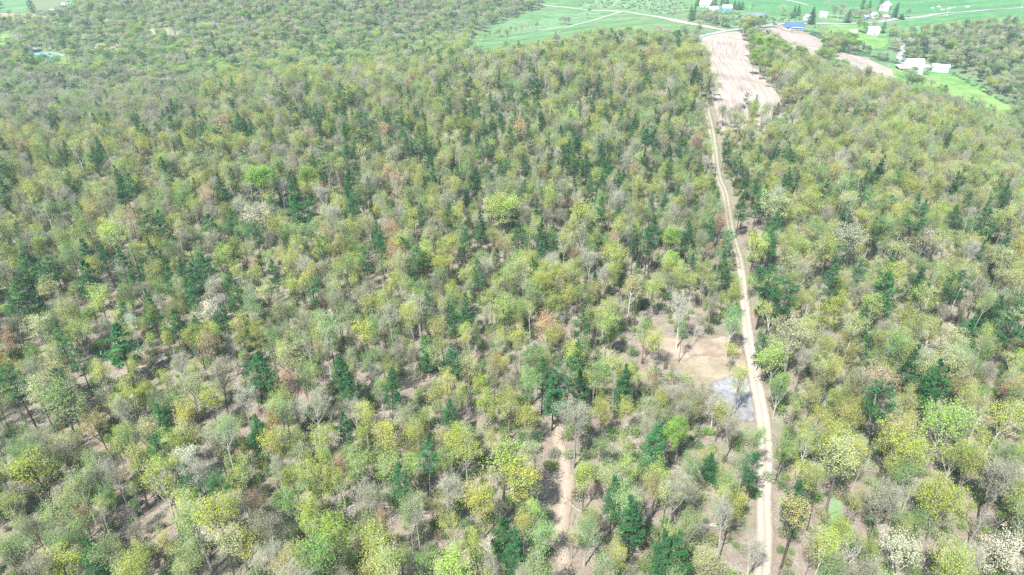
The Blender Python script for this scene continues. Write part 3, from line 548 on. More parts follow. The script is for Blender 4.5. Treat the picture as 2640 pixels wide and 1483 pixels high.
tile(0, 500, 'cream', '930 240 150;1820 420 130;1970 700 130;1300 680 140;370 690 150;290 990 190;2110 1200 190')
tile(0, 500, 'lime', '800 290 170;1640 440 140;1980 470 110;720 740 170;570 1000 180;2040 1160 60;700 880 90')
tile(0, 500, 'yellow', '570 400 90;2370 380 150;2130 500 140;1750 560 110;2150 680 150;1120 880 90;60 1260 120;150 1310 110;730 1320 130;960 1280 90;2320 1320 100;720 540 130;1430 1270 110;1880 1040 130')
tile(0, 500, 'grey', '1050 720 160;1570 680 120;780 990 140;1600 1320 170;2250 960 100;80 960 150;1970 310 100;1590 350 150')
tile(0, 500, 'rust', '1865 520 90;1320 870 80;1550 1130 150;2360 1170 90;2390 780 90')
tile(0, 500, 'green', '1330 50 120;1780 290 130;250 1180 120;1440 900 60')
tile(850, 500, 'white', '1810 30 80;2040 600 70'); tile(850, 500, 'cream', '1430 560 150;730 310 90')
tile(850, 500, 'lime', '1270 90 220;1620 800 150;200 930 130;2050 970 170;560 110 80;1330 60 120')
tile(850, 500, 'yellow', '1860 150 160;2130 280 110;840 500 150;1810 350 80;2120 460 150;1230 620 130;2380 690 140;1760 740 130;1620 660 130;270 1070 170;370 810 130;600 890 150;970 1100 80;1400 1050 140;1640 1040 150;2270 1330 80;180 650 70;1100 1400 120;870 1360 140;1290 1290 100')
tile(850, 500, 'rust', '1240 390 80;1230 530 90;405 1050 60;2390 1370 90;1810 450 70'); tile(850, 500, 'tan', '2220 690 140;2000 720 110;830 990 130;1020 1290 150'); tile(850, 500, 'orange', '1240 1210 80')
tile(850, 500, 'grey', '1920 470 120;440 880 140;2440 640 120;1700 150 90;540 1180 110'); tile(850, 500, 'bright', '2510 310 130;2080 1010 90'); tile(850, 500, 'green', '2330 1000 120;2200 700 90;1960 950 80')
tile(1740, 500, 'cream', '700 60 240;1660 380 230;820 430 100;2420 480 180;880 1040 260;1300 60 120'); tile(1740, 500, 'lime', '930 160 110;1820 750 190;780 1390 110;760 1180 210;1020 210 90;560 640 60;470 660 70')
tile(1740, 500, 'yellow', '980 50 200;1380 150 120;600 370 150;1140 410 160;2000 330 120;2180 360 150;1200 700 120;1200 800 150;1080 880 190;720 870 190;1470 820 150;1700 900 150;1900 980 150;2300 1020 130;130 640 110;430 1160 90;1660 560 120;1560 610 170;1380 430 90;2440 180 140')
tile(1740, 500, 'white', '1330 310 190;1850 310 190;2140 810 110'); tile(1740, 500, 'grey', '2180 400 120;940 1210 150;50 850 150;1360 730 150;2250 680 120;1140 160 90;1960 870 90')
tile(1740, 500, 'green', '890 420 60;430 930 170;1840 540 120;60 1020 60'); tile(1740, 500, 'rust', '240 430 90;1540 1360 200;1230 1045 60'); tile(1740, 500, 'tan', '2200 600 150;1320 1150 120')
tile(0, 977, 'sage', '440 140 290'); tile(0, 977, 'cream', '260 70 180;1080 380 180;1650 1230 240;1340 1400 120'); tile(0, 977, 'white', '1790 120 170;2190 240 140;1420 600 180')
tile(0, 977, 'yellow', '1550 140 150;1360 230 180;1390 430 180;260 660 250;1180 760 250;2050 440 180;2270 1080 140;2450 760 150'); tile(0, 977, 'lime', '2390 540 100;2240 700 130;730 970 120;1390 880 150')
tile(0, 977, 'rust', '2480 650 100;600 1020 120;1810 910 150'); tile(0, 977, 'tan', '710 320 170;2130 1380 240;1180 1200 160'); tile(0, 977, 'grey', '1490 690 190;2050 640 130;860 720 120;80 840 120;1000 1150 130'); tile(0, 977, 'green', '830 850 140;170 1130 150;60 500 140')
tile(850, 977, 'lime', '970 100 110;180 600 160;1270 650 320;470 1360 240;1470 950 80;2180 650 180'); tile(850, 977, 'yellow', '1150 180 160;1460 290 190;2020 210 170;2180 200 120;250 250 160;440 400 190;1130 860 260;1370 760 220;1880 720 150;900 1060 130;2130 1310 170;90 770 130;2440 150 110')
tile(850, 977, 'grey', '1820 280 240;260 870 220;1260 960 120;900 800 190;1540 560 130'); tile(850, 977, 'bright', '2540 430 140'); tile(850, 977, 'tan', '780 950 180;2370 820 150;2480 1290 130'); tile(850, 977, 'rust', '40 650 110;380 1060 110'); tile(850, 977, 'cream', '1800 1150 120'); tile(850, 977, 'green', '1530 1150 190;2000 470 180;1900 1100 170')
tile(1740, 977, 'green', '780 60 150;370 740 140;1000 450 130;820 470 160;560 450 160'); tile(1740, 977, 'rust', '1500 30 220'); tile(1740, 977, 'tan', '1020 100 160;890 1040 230'); tile(1740, 977, 'bright', '40 380 130;780 30 100'); tile(1740, 977, 'lime', '1990 300 330;960 500 140;2080 560 150')
tile(1740, 977, 'yellow', '1620 400 230;2430 250 240;930 690 170;1980 900 320;2060 1370 240;380 870 160;2540 560 120;220 540 140;1330 900 150;1750 320 130;1800 560 150;2240 450 150;450 920 130'); tile(1740, 977, 'cream', '1250 560 300;250 1360 240'); tile(1740, 977, 'white', '1730 1230 320;2420 1240 280')
tile(1740, 977, 'grey', '1560 870 240;2400 720 260;420 340 160;560 1280 140;120 850 120')
tile(1740, 977, 'snag', '990 390 140;1760 760 170;1280 1250 190;2280 980 180;1450 1350 150'); tile(850, 977, 'snag', '720 560 120;850 350 60;900 850 120'); tile(0, 977, 'snag', '2000 680 130;990 1000 120;1780 820 100;360 480 100')
tile(850, 500, 'snag', '1730 900 110'); tile(1740, 500, 'snag', '970 820 110;60 850 120;150 950 60'); tile(0, 0, 'bright', '1010 215 80'); tile(0, 0, 'lime', '1640 190 80;1830 490 80;1970 480 100;1740 550 90;1540 190 70;1480 200 60;2010 1420 120;860 1240 110;420 130 120;640 40 120;720 60 90;860 50 90;600 70 90;1420 400 60;2330 350 60;2510 390 60;530 380 130')
tile(0, 0, 'yellow', '575 1110 110;1800 1040 110;1060 1050 110'); tile(0, 0, 'bright', '1900 1300 190;2240 1300 140;1400 620 60;480 150 80')
tile(850, 0, 'lime', '960 350 80;800 290 80;350 260 70;1090 290 60;420 370 60;700 240 70'); tile(850, 0, 'green', '950 170 70;1050 150 60;1130 160 70;1250 225 30;1310 240 30;680 720 70;990 180 60'); tile(850, 0, 'cream', '1170 560 120;980 560 70;1300 380 80;1220 600 90'); tile(850, 0, 'yellow', '1055 715 80;2400 470 90;1400 395 80')
tile(1740, 0, 'bright', '680 340 70;620 300 70;570 280 60;700 300 70;760 320 70;800 350 70;600 390 70;650 380 80;590 430 70;740 400 60;910 360 60;950 380 50;1090 380 70;1150 400 60;640 480 50;680 540 30;950 500 50')
tile(1740, 0, 'cream', '1480 780 120;1760 850 80;1900 860 80;1200 240 60;1380 570 50'); tile(1740, 0, 'yellow', '930 640 130;880 680 110;1160 600 80;1300 620 80;1660 700 80;2350 600 100'); tile(1740, 0, 'grey', '1230 730 120;680 1090 90;840 550 90')
# ---------------------------------------------------------------- placing
KIND = dict(pine='pine_tree', yellow='leafy_tree', lime='leafy_tree', bright='dense_tree', green='leafy_tree', olive='leafy_tree', sage='leafy_tree', cream='pale_tree', white='pale_tree',
            tan='leafy_tree', rust='rusty_tree', orange='rusty_tree', grey='bare_tree', dull='young_tree', young='young_tree', ysage='young_tree', ygrey='young_tree', snag='dead_tree', spruce='spruce_tree')
MODEL = dict(pale_tree='leafy_tree', rusty_tree='leafy_tree')
def jitter(c, s=.10, rng=random):
    v = rng.gauss(1, s); return [max(.02, c[i] * v * rng.gauss(1, s * .5)) for i in range(3)]
TREES = []     # kind, hue, x, y, proto index, scale xy, scale z, rot, tint
rt = random.Random(3)
def pine_tint(rng, d=0): k = rng.uniform(.8, 1.25) * (.82 if d > 280 else 1); return [.052 * k, .155 * k * rng.uniform(.92, 1.1), .060 * k]
def add_tree(hue, x, y, width=None, hscale=None, pi=None):
    kind = KIND[hue]; mk = MODEL.get(kind, kind); ps = PROTO[mk]; i = pi if pi is not None else rt.randrange(len(ps)); p = ps[i]
    if width is None: sx = rt.triangular(.45, 1.35, .8) * (1.65 if y > 600 else 1.2 if y > 400 else 1)
    else: sx = width / p['W']
    sx = min(max(sx, .5), 1.9); sz = hscale if hscale else min(1.25, max(.62, .62 + .35 * sx)) * rt.uniform(.85, 1.15)
    if not hscale and y > 560: sz *= .68
    t = pine_tint(rt, y) if hue in ('pine', 'spruce') else jitter(TINT.get(hue, TINT['grey']), .10, rt)
    TREES.append(dict(kind=kind, hue=hue, x=x, y=y, i=i, sx=sx, sz=sz, rot=rt.uniform(0, 6.283), tx=rt.gauss(0, .035), ty=rt.gauss(0, .035), sy=sx * rt.uniform(.85, 1.15), tint=t, H=p['H'] * sz, W=p['W'] * sx))
for hue, px, py, w in HAND:
    kind = KIND[hue]; ps = PROTO[MODEL.get(kind, kind)]
    x, y, t = at(px, py, 12.0); D = y * math.cos(PITCH) + (CAMZ - (hz(x, y) + 12)) * math.sin(PITCH); W = w * float(D) / FPX * (1.2 if hue == 'pine' else 1.0)
    W = max(W, 5.4 if hue == 'pine' else 3.2)
    i = rt.randrange(len(ps)); sx = min(max(W / ps[i]['W'], .5), 1.9); Ht = ps[i]['H'] * (min(1.25, .84 + .24 * sx) if hue == 'pine' else min(1.25, max(.62, .55 + .42 * sx))) * (.8 if y > 560 else 1)
    x, y, t = at(px, py, Ht * (.74 if kind == 'pine_tree' else .74)); add_tree(hue, x, y, W, Ht / ps[i]['H'], i); TREES[-1].update(hand=True, hp=(px, py, max(w, 14)))
HX = np.array([t['x'] for t in TREES]); HY = np.array([t['y'] for t in TREES]); HW = np.array([t['W'] for t in TREES])
# the rest of the woods: a jittered lattice, thinned by glades and by the trees read above
def fbm(x, y, s, seed):
    r = 0
    for o in range(3): r += np.sin(x / s * 2 ** o + seed * 1.7 + 1.9 * np.sin(y / s * 1.3 * 2 ** o + seed)) * np.cos(y / s * 2 ** o * .9 + seed * .6 + 1.3 * np.sin(x / s * 2 ** o)) / 1.7 ** o
    return r
cand = []
rg = np.random.default_rng(21)
for (y0, y1, st) in ((55, 400, 4.3), (400, 600, 5.5), (600, 760, 7.2), (760, 1500, 8.0)):
    gy_ = np.arange(y0, y1, st)
    for yy in gy_:
        half = (yy + 90) * .80 + 30; xs = np.arange(-half, half, st); k = len(xs)
        cand.append(np.stack([xs + rg.uniform(-.55, .55, k) * st, yy + rg.uniform(-.55, .55, k) * st], 1))
cand = np.concatenate(cand); cx, cy = cand[:, 0], cand[:, 1]
ok = np.ones(len(cand), bool)
for P in OPEN: ok &= ~inside(P, cx, cy)
for C, hw in CORR:
    for i in range(0, len(C), 2): ok &= (cx - C[i, 0]) ** 2 + (cy - C[i, 1]) ** 2 > (hw[i] - .2) ** 2
gl = fbm(cx, cy, 19, 2.0)            # small glades, more in the near left and middle
thin = np.clip(.15 + .12 * (gl > .4) + .32 * (gl > 1.0) - np.clip((cy - 150) / 900, 0, .22), 0, .85); thin = np.where(cy > 480, np.minimum(thin, .06), thin)
roadx = np.interp(cy, RC[::-1, 1] if RC[0, 1] > RC[-1, 1] else RC[:, 1], RC[::-1, 0] if RC[0, 1] > RC[-1, 1] else RC[:, 0])
thin = np.where(cx > roadx + 3, thin * .45, thin); gqx, gqy, _d = proj(cx, cy, hz(cx, cy))
thin = np.where((gqx < 900) & (gqy > 900), thin + .12, thin)
for P in SPARSE: thin = np.where(inside(P, cx, cy), .72, thin)
ok &= rg.random(len(cx)) > thin
cx, cy = cx[ok], cy[ok]
for i in range(len(HX)):
    pxh, pyh, wpx = TREES[i]['hp']; e = TREES[i]['kind'] == 'pine_tree'; qx_, qy_, _q = proj(cx, cy, hz(cx, cy) + 12)
    inf = (np.abs(qx_ - pxh) < wpx * .62) & (qy_ - pyh < wpx * ((.3 if HY[i] > 560 else 1.2) if e else (.3 if HY[i] > 560 else .9))) & (qy_ > pyh - wpx * .2) & (cy < HY[i] + 2)
    near = inf | ((cx - HX[i]) ** 2 + (cy - HY[i]) ** 2 < (max(2.2, HW[i] * .42)) ** 2); cx, cy = cx[~near], cy[~near]
# slope band of the ravine on the left, region by picture place
cz = hz(cx, cy); qx, qy, qd = proj(cx, cy, cz + 12)
n1 = fbm(cx, cy, 60, 5.0); n2 = fbm(cx, cy, 35, 9.0)
def pick(w, r):
    tot = sum(v for _, v in w); r *= tot
    for k, v in w:
        r -= v
        if r <= 0: return k
    return w[-1][0]
rr = rg.random(len(cx)); LOWW = inside(wpoly([(1925,86),(1990,98),(2080,150),(2110,140),(2160,150),(2250,205),(2330,226),(2480,268),(2600,330),(2560,345),(2400,262),(2150,215),(1990,160)]), cx, cy)
for i in range(len(cx)):
    x, y, px, py = cx[i], cy[i], qx[i], qy[i]; far = y > 560 or cz[i] < -18
    right = px > 1930 + (700 - py) * -.1 and py > 200
    pn = .035
    if far: w = [('sage', 26), ('grey', 17), ('green', 22), ('olive', 16), ('cream', 4), ('lime', 6), ('pine', 9), ('tan', 2), ('bright', 4)]
    elif right: w = [('yellow', 19), ('olive', 28), ('cream', 7), ('tan', 8), ('grey', 11), ('sage', 11), ('green', 12), ('rust', 1.4), ('white', .4), ('pine', 2.5), ('lime', 4)]
    else: w = [('yellow', 10), ('olive', 22), ('cream', 5), ('tan', 5), ('grey', 18), ('sage', 20), ('green', 15), ('rust', 1.6), ('white', .3), ('pine', 4.5), ('lime', 3)]
    if px < 520 and 185 < py < 330: w = [('grey', 40), ('sage', 30), ('green', 8), ('pine', 9), ('olive', 4), ('tan', 3)]  # the ravine's shadow band put into the tree colours, along with its bare trees
    if n1[i] > .7 and not far: w = [(k, v * (1.9 if k in ('yellow', 'olive', 'lime') else 1)) for k, v in w]
    if n1[i] < -.6: w = [(k, v * (2.0 if k in ('grey', 'sage', 'dull') else 1)) for k, v in w]
    if n2[i] > .9 and 250 < y: w = [(k, v * (3.0 if k == 'pine' else 1)) for k, v in w]
    if 700 < px < 1850 and 240 < py < 520: w = [(k, v * (3.0 if k == 'pine' else 1)) for k, v in w]
    if 1400 < px < 1850 and py < 240: w = [(k, v * (2.2 if k in ('yellow', 'olive') else .8)) for k, v in w]
    hue = pick(w, rr[i])
    if y < 480 and rt.random() < (.24 if right else .42) and hue not in ('pine', 'rust', 'white'): hue = rt.choice(['young', 'young', 'ysage', 'ygrey'])
    add_tree(hue, x, y)
    if LOWW[i]: TREES[-1]['sz'] *= .6; TREES[-1]['sx'] *= .8; TREES[-1]['sy'] *= .8; TREES[-1]['H'] *= .6; TREES[-1]['W'] *= .8
# named trees and rows around the farms (ground pixel of the trunk's foot)
def foot(hue, s, wd=None, hs=None, pi=None):
    for q in s.split(';'):
        a, b = map(float, q.split()[:2]); x, y, _ = at(a, b); add_tree(hue, x, y, wd, hs, pi); TREES[-1]['hand'] = True
foot('spruce', '86 33', 13, 1.25); foot('spruce', '1788 52;1779 55', 8, .95); foot('spruce', '2093 62;2087 63', 10, 1.05); foot('spruce', '2183 60', 11, .85)
foot('spruce', '2222 24;2238 36;2269 22;2303 48', 8.5, .95); foot('spruce', '2275 86', 8, .75); foot('spruce', '2308 46', 7, 1.0); foot('spruce', '1798 16;1843 13;1862 14;1873 15;1893 24;1903 26;1912 26', 9, .6); foot('spruce', '2320 50;2325 51', 8, .35)
foot('spruce', '2045 46;2056 42', 9, .75)
foot('bright', '2212 84;2224 88;1808 4;1814 3', 9, .8); foot('lime', '2304 88;2298 94;2290 96;2035 50', 8, .7)
foot('grey', '1802 60;1812 64;1822 60;1830 64;1815 54;1845 66;1856 68;1930 76;1938 30;1700 30;2310 90;2290 88;2253 80', 8, .75); foot('sage', '1808 58;1820 56;1836 62;1848 64;1862 70;1838 55;1872 72;2170 50;2160 48;2150 46;2200 50;2210 48;2196 44;2240 50;2252 54;2264 50', 9, .8)
foot('cream', '2018 42;2012 40;1932 78', 10, .8); foot('grey', '2175 54;2188 56;2204 56;2214 54;2226 54;2130 30;2146 36;2166 38;2260 38;2272 40', 9, .85); foot('yellow', '2290 40;2230 36', 9, .8); foot('cream', '1513 49', 7, .6)
foot('grey', '1444 66;1452 64;1456 67;1461 68;1466 67;1737 50;1741 51', 6, .75); foot('green', '1290 96;1308 96;2335 44;2342 46', 6, .75)
foot('grey', '1325 92;1330 92;1338 90;1345 90;1352 88;1360 86;1380 82;1384 82;1372 84;1316 94;1300 98', 4, .7)
foot('sage', '1275 98;1282 98;1262 104;1250 106;1240 108', 6, .6)
foot('bright', '2142 120;2150 128;2160 130;2170 134;2182 132;2192 130;2200 126;2196 118;2186 114;2172 112;2160 112;2150 108;2178 122;2164 122;2206 132', 10, .75)
foot('grey', '2212 136;2222 140;2232 138;2204 140;2195 142;2262 158;2272 160;2282 158;2350 118', 7, .6); foot('pine', '2222 142;2240 142;2345 140;2352 138;2362 140;2370 142;2378 146;2340 132;2356 130;2368 132', 5, .75)
foot('rust', '2250 78', 8, .7); foot('green', '2354 198;2352 196', 7, .55); foot('green', '2388 196', 6, .5)
foot('sage', '2040 86;2100 72;2110 78;2118 82;2124 86', 4, .35)
print('trees', len(TREES))
foot('grey', '1850 322;1862 328;1878 325;1893 330;1905 322;1926 328;1938 324;1962 330;1975 322;1988 326;1870 335;2000 320', 4.5, .85); foot('sage', '1856 330;1884 334;1934 336;1966 334', 5, .8)
foot('grey', '1700 1060;1725 1075;1755 1065;1780 1085;1805 1070;1735 1110;1830 1120;1860 1135', 5.5, .62); foot('ygrey', '1690 1040;1745 1040;1775 1045;1800 1110;1845 1095;1700 1120;1872 1115;1820 1080', 3.2, .75); foot('yellow', '1888 930', 4.5, .5)
# ---- who is drawn as an individual
T_ = TREES; tx = np.array([t['x'] for t in T_]); ty = np.array([t['y'] for t in T_]); tH = np.array([t['H'] for t in T_]); tW = np.array([t['W'] for t in T_])
tz = hz(tx, ty); ux, uy, uD = proj(tx, ty, tz + tH * .7); size = np.sqrt(tW * tH) * FPX / uD
infr = (ux > 5) & (ux < 2635) & (uy > 5) & (uy < 1480)
CAP = dict(young_tree=300, pine_tree=300, leafy_tree=300, dense_tree=120, bare_tree=250, pale_tree=160, rusty_tree=80, dead_tree=60, spruce_tree=60)
for k, t in enumerate(T_): t.update(z=float(tz[k]), px=float(ux[k]), py=float(uy[k]), size=float(size[k]), ind=False)
for kd, cap in CAP.items():
    q = [t for k, t in enumerate(T_) if t['kind'] == kd and infr[k]]; q.sort(key=lambda t: -t['size'] * (1.15 if t.get('hand') else 1))
    for t in q[:cap]: t['ind'] = True
HUEW = dict(young='pale green slender', ysage='grey green slender', ygrey='grey slender', yellow='yellow green', lime='lime green', bright='fresh bright green', green='mid green', olive='olive green', sage='grey green', cream='cream coloured', white='whitish flowering', tan='tan leaved', rust='rust red', orange='golden orange', grey='bare grey', dull='dull green')
GRP = dict(young_tree='slender young trees of the woods', pine_tree='dark pines scattered through the woods', leafy_tree='trees in young leaf through the woods', dense_tree='fresh green full crowned trees', bare_tree='bare twiggy trees of the woods', pale_tree='pale cream and white trees of the woods', rusty_tree='rust coloured trees of the woods', dead_tree='bleached dead trees of the woods', spruce_tree='dark spruces around the farms')
CATW = dict(young_tree='young tree', pine_tree='pine tree', leafy_tree='leafy tree', dense_tree='leafy tree', bare_tree='bare tree', pale_tree='pale tree', rusty_tree='reddish tree', dead_tree='dead tree', spruce_tree='spruce tree')
used = set()
def road_at(py): return np.interp(py, [280, 315, 455, 570, 696, 815, 937, 1064, 1204, 1483], [1820, 1829, 1848, 1880, 1911, 1922, 1941, 1964, 1972, 1964])
def label_for(t):
    s = 'tall ' if t['sz'] > 1.05 else ('short ' if t['sz'] < .78 else '')
    b = 'broad ' if t['sx'] > 1.15 else ('slim ' if t['sx'] < .82 else '')
    noun = dict(pine_tree='dark green pine', spruce_tree='dark spruce', dead_tree='bleached dead tree').get(t['kind']) or HUEW[t['hue']] + ' tree'
    if t['py'] < 130 and t['px'] > 1250: where = 'near the far farms'
    elif t['py'] < 260 and t['px'] < 1250: where = 'in the far woods'
    elif t['py'] > 270:
        d = t['px'] - road_at(t['py']); a = abs(d)
        where = ('close ' if a < 130 else '') + ('right' if d > 0 else 'left') + ' of the ' + ('dirt road' if t['py'] > 660 else 'overgrown track')
    else: where = 'by the tilled fields' if t['px'] > 1700 else 'on the ridge'
    for f in ('%d', '%.1f', '%.2f'):
        l = f"{s}{b}{noun} {where}, {f % (t['px'] / 26.4)} percent across, {f % (t['py'] / 14.83)} down"
        W_ = lambda l: len(l.split()) + 2 * (f != '%d')
        if W_(l) > 16: l = l.replace('fresh ', '')
        if W_(l) > 16: l = l.replace(b, '', 1) if b else l
        if W_(l) > 16: l = l.replace('close ', '')
        if W_(l) > 16: l = l.replace(s, '', 1) if s else l
        if l not in used: used.add(l); return l
    return l
def place_individual(t):
    p = PROTO[MODEL.get(t['kind'], t['kind'])][t['i']]
    r = bpy.data.objects.new(t['kind'], None); COL.objects.link(r); r.location = (t['x'], t['y'], t['z'] - .25); r.rotation_euler = (t['tx'], t['ty'], t['rot']); r.scale = (t['sx'], t['sy'], t['sz'])
    tagp(r, label_for(t), CATW[t['kind']], GRP[t['kind']])
    a = bpy.data.objects.new('trunk', p['trunk']); COL.objects.link(a); a.parent = r
    if p['crown'] is not None:
        b = bpy.data.objects.new(p['p2'], p['crown']); COL.objects.link(b); b.parent = r; b['tint'] = t['tint']
for t in TREES:
    if t['ind']: place_individual(t)

# ---- the rest of each kind: one object whose points carry instances of the joint meshes
def scatter(name, kindkey, items, label, cat):
    """items: list of (x, y, z, rot, sx, sz, tint, index)"""
    if not items: return
    A = np.array([[q[0], q[1], q[2]] for q in items])
    me = bpy.data.meshes.new(name); me.from_pydata(A.tolist(), [], [])
    for nm, ty_, dat in (('rot', 'FLOAT_VECTOR', [q[3] if isinstance(q[3], tuple) else (0, 0, q[3]) for q in items]), ('scl', 'FLOAT_VECTOR', [(q[4], q[4], q[5]) for q in items]), ('tint', 'FLOAT_COLOR', [(*q[6], 1) for q in items])):
        a = me.attributes.new(nm, ty_, 'POINT'); a.data.foreach_set('color' if ty_ == 'FLOAT_COLOR' else 'vector', np.array(dat, np.float32).ravel())
    a = me.attributes.new('pidx', 'INT', 'POINT'); a.data.foreach_set('value', [q[7] for q in items])
    src = bpy.data.collections.new(name + '_models')
    for j, p in enumerate(PROTO[kindkey]):
        so = bpy.data.objects.new('%s_model_%02d' % (kindkey, j), p['whole']); src.objects.link(so)
    ng = bpy.data.node_groups.new(name + '_nodes', 'GeometryNodeTree')
    ng.interface.new_socket('Geometry', in_out='INPUT', socket_type='NodeSocketGeometry'); ng.interface.new_socket('Geometry', in_out='OUTPUT', socket_type='NodeSocketGeometry')
    gi = ng.nodes.new('NodeGroupInput'); go = ng.nodes.new('NodeGroupOutput'); L = ng.links.new
    iop = ng.nodes.new('GeometryNodeInstanceOnPoints'); ci = ng.nodes.new('GeometryNodeCollectionInfo'); ci.inputs['Collection'].default_value = src
    ci.inputs['Separate Children'].default_value = True; ci.inputs['Reset Children'].default_value = True
    def na(nm, dt): n = ng.nodes.new('GeometryNodeInputNamedAttribute'); n.data_type = dt; n.inputs['Name'].default_value = nm; return n.outputs['Attribute']
    e2r = ng.nodes.new('FunctionNodeEulerToRotation'); L(na('rot', 'FLOAT_VECTOR'), e2r.inputs[0])
    L(gi.outputs[0], iop.inputs['Points']); L(ci.outputs[0], iop.inputs['Instance']); iop.inputs['Pick Instance'].default_value = True
    L(na('pidx', 'INT'), iop.inputs['Instance Index']); L(e2r.outputs[0], iop.inputs['Rotation']); L(na('scl', 'FLOAT_VECTOR'), iop.inputs['Scale']); L(iop.outputs[0], go.inputs[0])
    o = bpy.data.objects.new(name, me); COL.objects.link(o); md = o.modifiers.new('scatter', 'NODES'); md.node_group = ng
    return tagp(o, label, cat, kind='stuff')
rest = {}
for t in TREES:
    if not t['ind']: rest.setdefault((t['kind'], MODEL.get(t['kind'], t['kind'])), []).append((t['x'], t['y'], t['z'] - .25, (t['tx'], t['ty'], t['rot']), t['sx'], t['sz'], t['tint'], t['i']))
RN = dict(young_tree=('young_woods', 'slender young trees further off in the woods'), pine_tree=('pine_woods', 'dark pines further off dotted through the woods'), leafy_tree=('leafy_woods', 'mass of trees in young leaf covering the hills'), dense_tree=('fresh_green_woods', 'full crowned fresh green trees further off'), bare_tree=('bare_woods', 'mass of grey leafless trees covering the hills'),
          pale_tree=('pale_woods', 'pale cream trees further off in the woods'), rusty_tree=('rusty_woods', 'rust coloured trees further off in the woods'), dead_tree=('dead_woods', 'bleached dead trees further off'), spruce_tree=('spruce_woods', 'spruces further off'))
for (kd, mk), it in rest.items(): scatter(RN[kd][0], mk, it, RN[kd][1], 'woods'); print(kd, len(it))
# undergrowth and fallen sticks
def spots(n, ymax, seed, keep_open=False):
    g = np.random.default_rng(seed); y = 62 + (ymax - 62) * g.random(n) ** .8; x = (g.random(n) * 2 - 1) * (y + 90) * .8
    m = np.ones(n, bool)
    for P in OPEN: m &= ~inside(P, x, y)
    for C, hw in CORR:
        for i in range(0, len(C), 2): m &= (x - C[i, 0]) ** 2 + (y - C[i, 1]) ** 2 > (hw[i] * .62) ** 2
    return x[m], y[m], g
x, y, g = spots(21000, 540, 31); z = hz(x, y)
SH = [(.22, .34, .12), (.30, .34, .18), (.26, .38, .11), (.32, .31, .22), (.18, .28, .11)]
scatter('undergrowth', 'shrub', [(x[i], y[i], z[i] - .1, g.uniform(0, 6.28), g.uniform(.4, 1.5), g.uniform(.4, 1.7), jitter(SH[g.integers(0, 5)], .15, rt), int(g.integers(0, 3))) for i in range(len(x))], 'low leafing undergrowth and saplings between the trunks', 'undergrowth')
x, y, g = spots(9000, 360, 33); z = hz(x, y)
scatter('woodland_litter', 'litter', [(x[i], y[i], z[i] - .02, g.uniform(0, 6.28), g.uniform(.6, 1.4), g.uniform(.6, 1.3), (.5, .5, .5), int(g.integers(0, 4))) for i in range(len(x))], 'fallen sticks and slash strewn over the forest floor', 'litter')
# far scrub in the meadows
g = np.random.default_rng(8); it = []
for P, n in ((wpoly([(1560,-4),(1740,-4),(1780,20),(1740,40),(1640,24),(1580,22),(1480,14)]), 260), (wpoly([(1790,34),(1850,28),(1950,44),(2030,48),(2080,52),(2000,58),(1900,72),(1870,70),(1800,50)]), 380), (wpoly([(1930,92),(1960,86),(1970,100),(1945,118),(1915,108)]), 60),
             (wpoly([(2070,76),(2130,90),(2150,110),(2120,104),(2090,92)]), 90), (wpoly([(1940,80),(1990,72),(2000,70),(1960,84)]), 50), (wpoly([(200,112),(240,104),(310,108),(312,112),(250,111),(205,120)]), 120), (wpoly([(2570,428),(2640,405),(2690,420),(2690,460),(2620,450)]), 160),
             (wpoly([(2190,132),(2270,150),(2330,158),(2320,170),(2290,160),(2230,146),(2180,140)]), 130), (wpoly([(2460,190),(2530,222),(2600,270),(2590,272),(2520,228),(2455,196)]), 40)):
    xs = [p[0] for p in P]; ys = [p[1] for p in P]; a = g.uniform(min(xs), max(xs), n * 3); b = g.uniform(min(ys), max(ys), n * 3); m = inside(P, a, b); a, b = a[m][:n], b[m][:n]; c = hz(a, b)
    it += [(a[i], b[i], c[i], g.uniform(0, 6.28), g.uniform(.7, 2.0), g.uniform(.5, 1.1), jitter([(.15, .30, .16), (.20, .33, .19), (.12, .24, .12)][g.integers(0, 3)], .1, rt), int(g.integers(0, 3))) for i in range(len(a))]
scatter('scrub', 'shrub', it, 'low green scrub along field edges and around the pond', 'scrub')
# fallen logs, one by one
lg = random.Random(77); MODELS = []
for s in range(4):
    RNG = np.random.default_rng(400 + s); L = [7, 10, 5, 8.5][s]; mb = MB(); r = [.17, .2, .15, .13][s]
    mb.tube([(-L / 2, 0, r), (-L * .1, .12 * s, r + .03), (L * .25, -.1, r + .12), (L / 2, .1, r + .3)], [r, r * .85, r * .6, r * .3], 6); MODELS.append(mb.mesh('fallen_log_stem', [M_SNAG if s % 2 else M_BARK]))
    br = MB()
    for k in range(7):
        a = L * lg.uniform(-.05, .48); th = lg.uniform(-1.1, 1.1); q = lg.uniform(.8, 2.4); sd = lg.choice((-1, 1))
        br.tube([(a, 0, r), (a + q * .5, sd * q * .35, r + .25), (a + q * .9, sd * q * .8, r + .35)], [.05, .035, .01], 3, cap=False)
    MODELS[-1] = (MODELS[-1], br.mesh('fallen_log_branches', [M_SNAG if s % 2 else M_BARK]))
spot = [(q, True) for q in [(165,1420),(60,1375),(250,1408),(330,1460),(1450,1112),(1480,1118),(1500,1105),(1160,1190),(1195,1215),(1215,1180),(1185,1165),(1200,1120),(1630,800),(1600,775),(1570,870),(1540,860),(1650,790),(1900,900),(680,1385),(610,1360),(560,1388),(540,1310),(180,1230),(210,1200),(240,1240),(150,1210),(600,1000),(640,1012),(700,1010),(1290,1165),(1300,1180),(1060,1290),(1050,1310),(1080,1270),(880,1420),(905,1440),(925,1400),(1105,1455),(1330,1395),(1760,1300),(1780,1330),(1470,1290),(1485,1310),(1480,1340),(80,640),(92,625)]]
k = 0
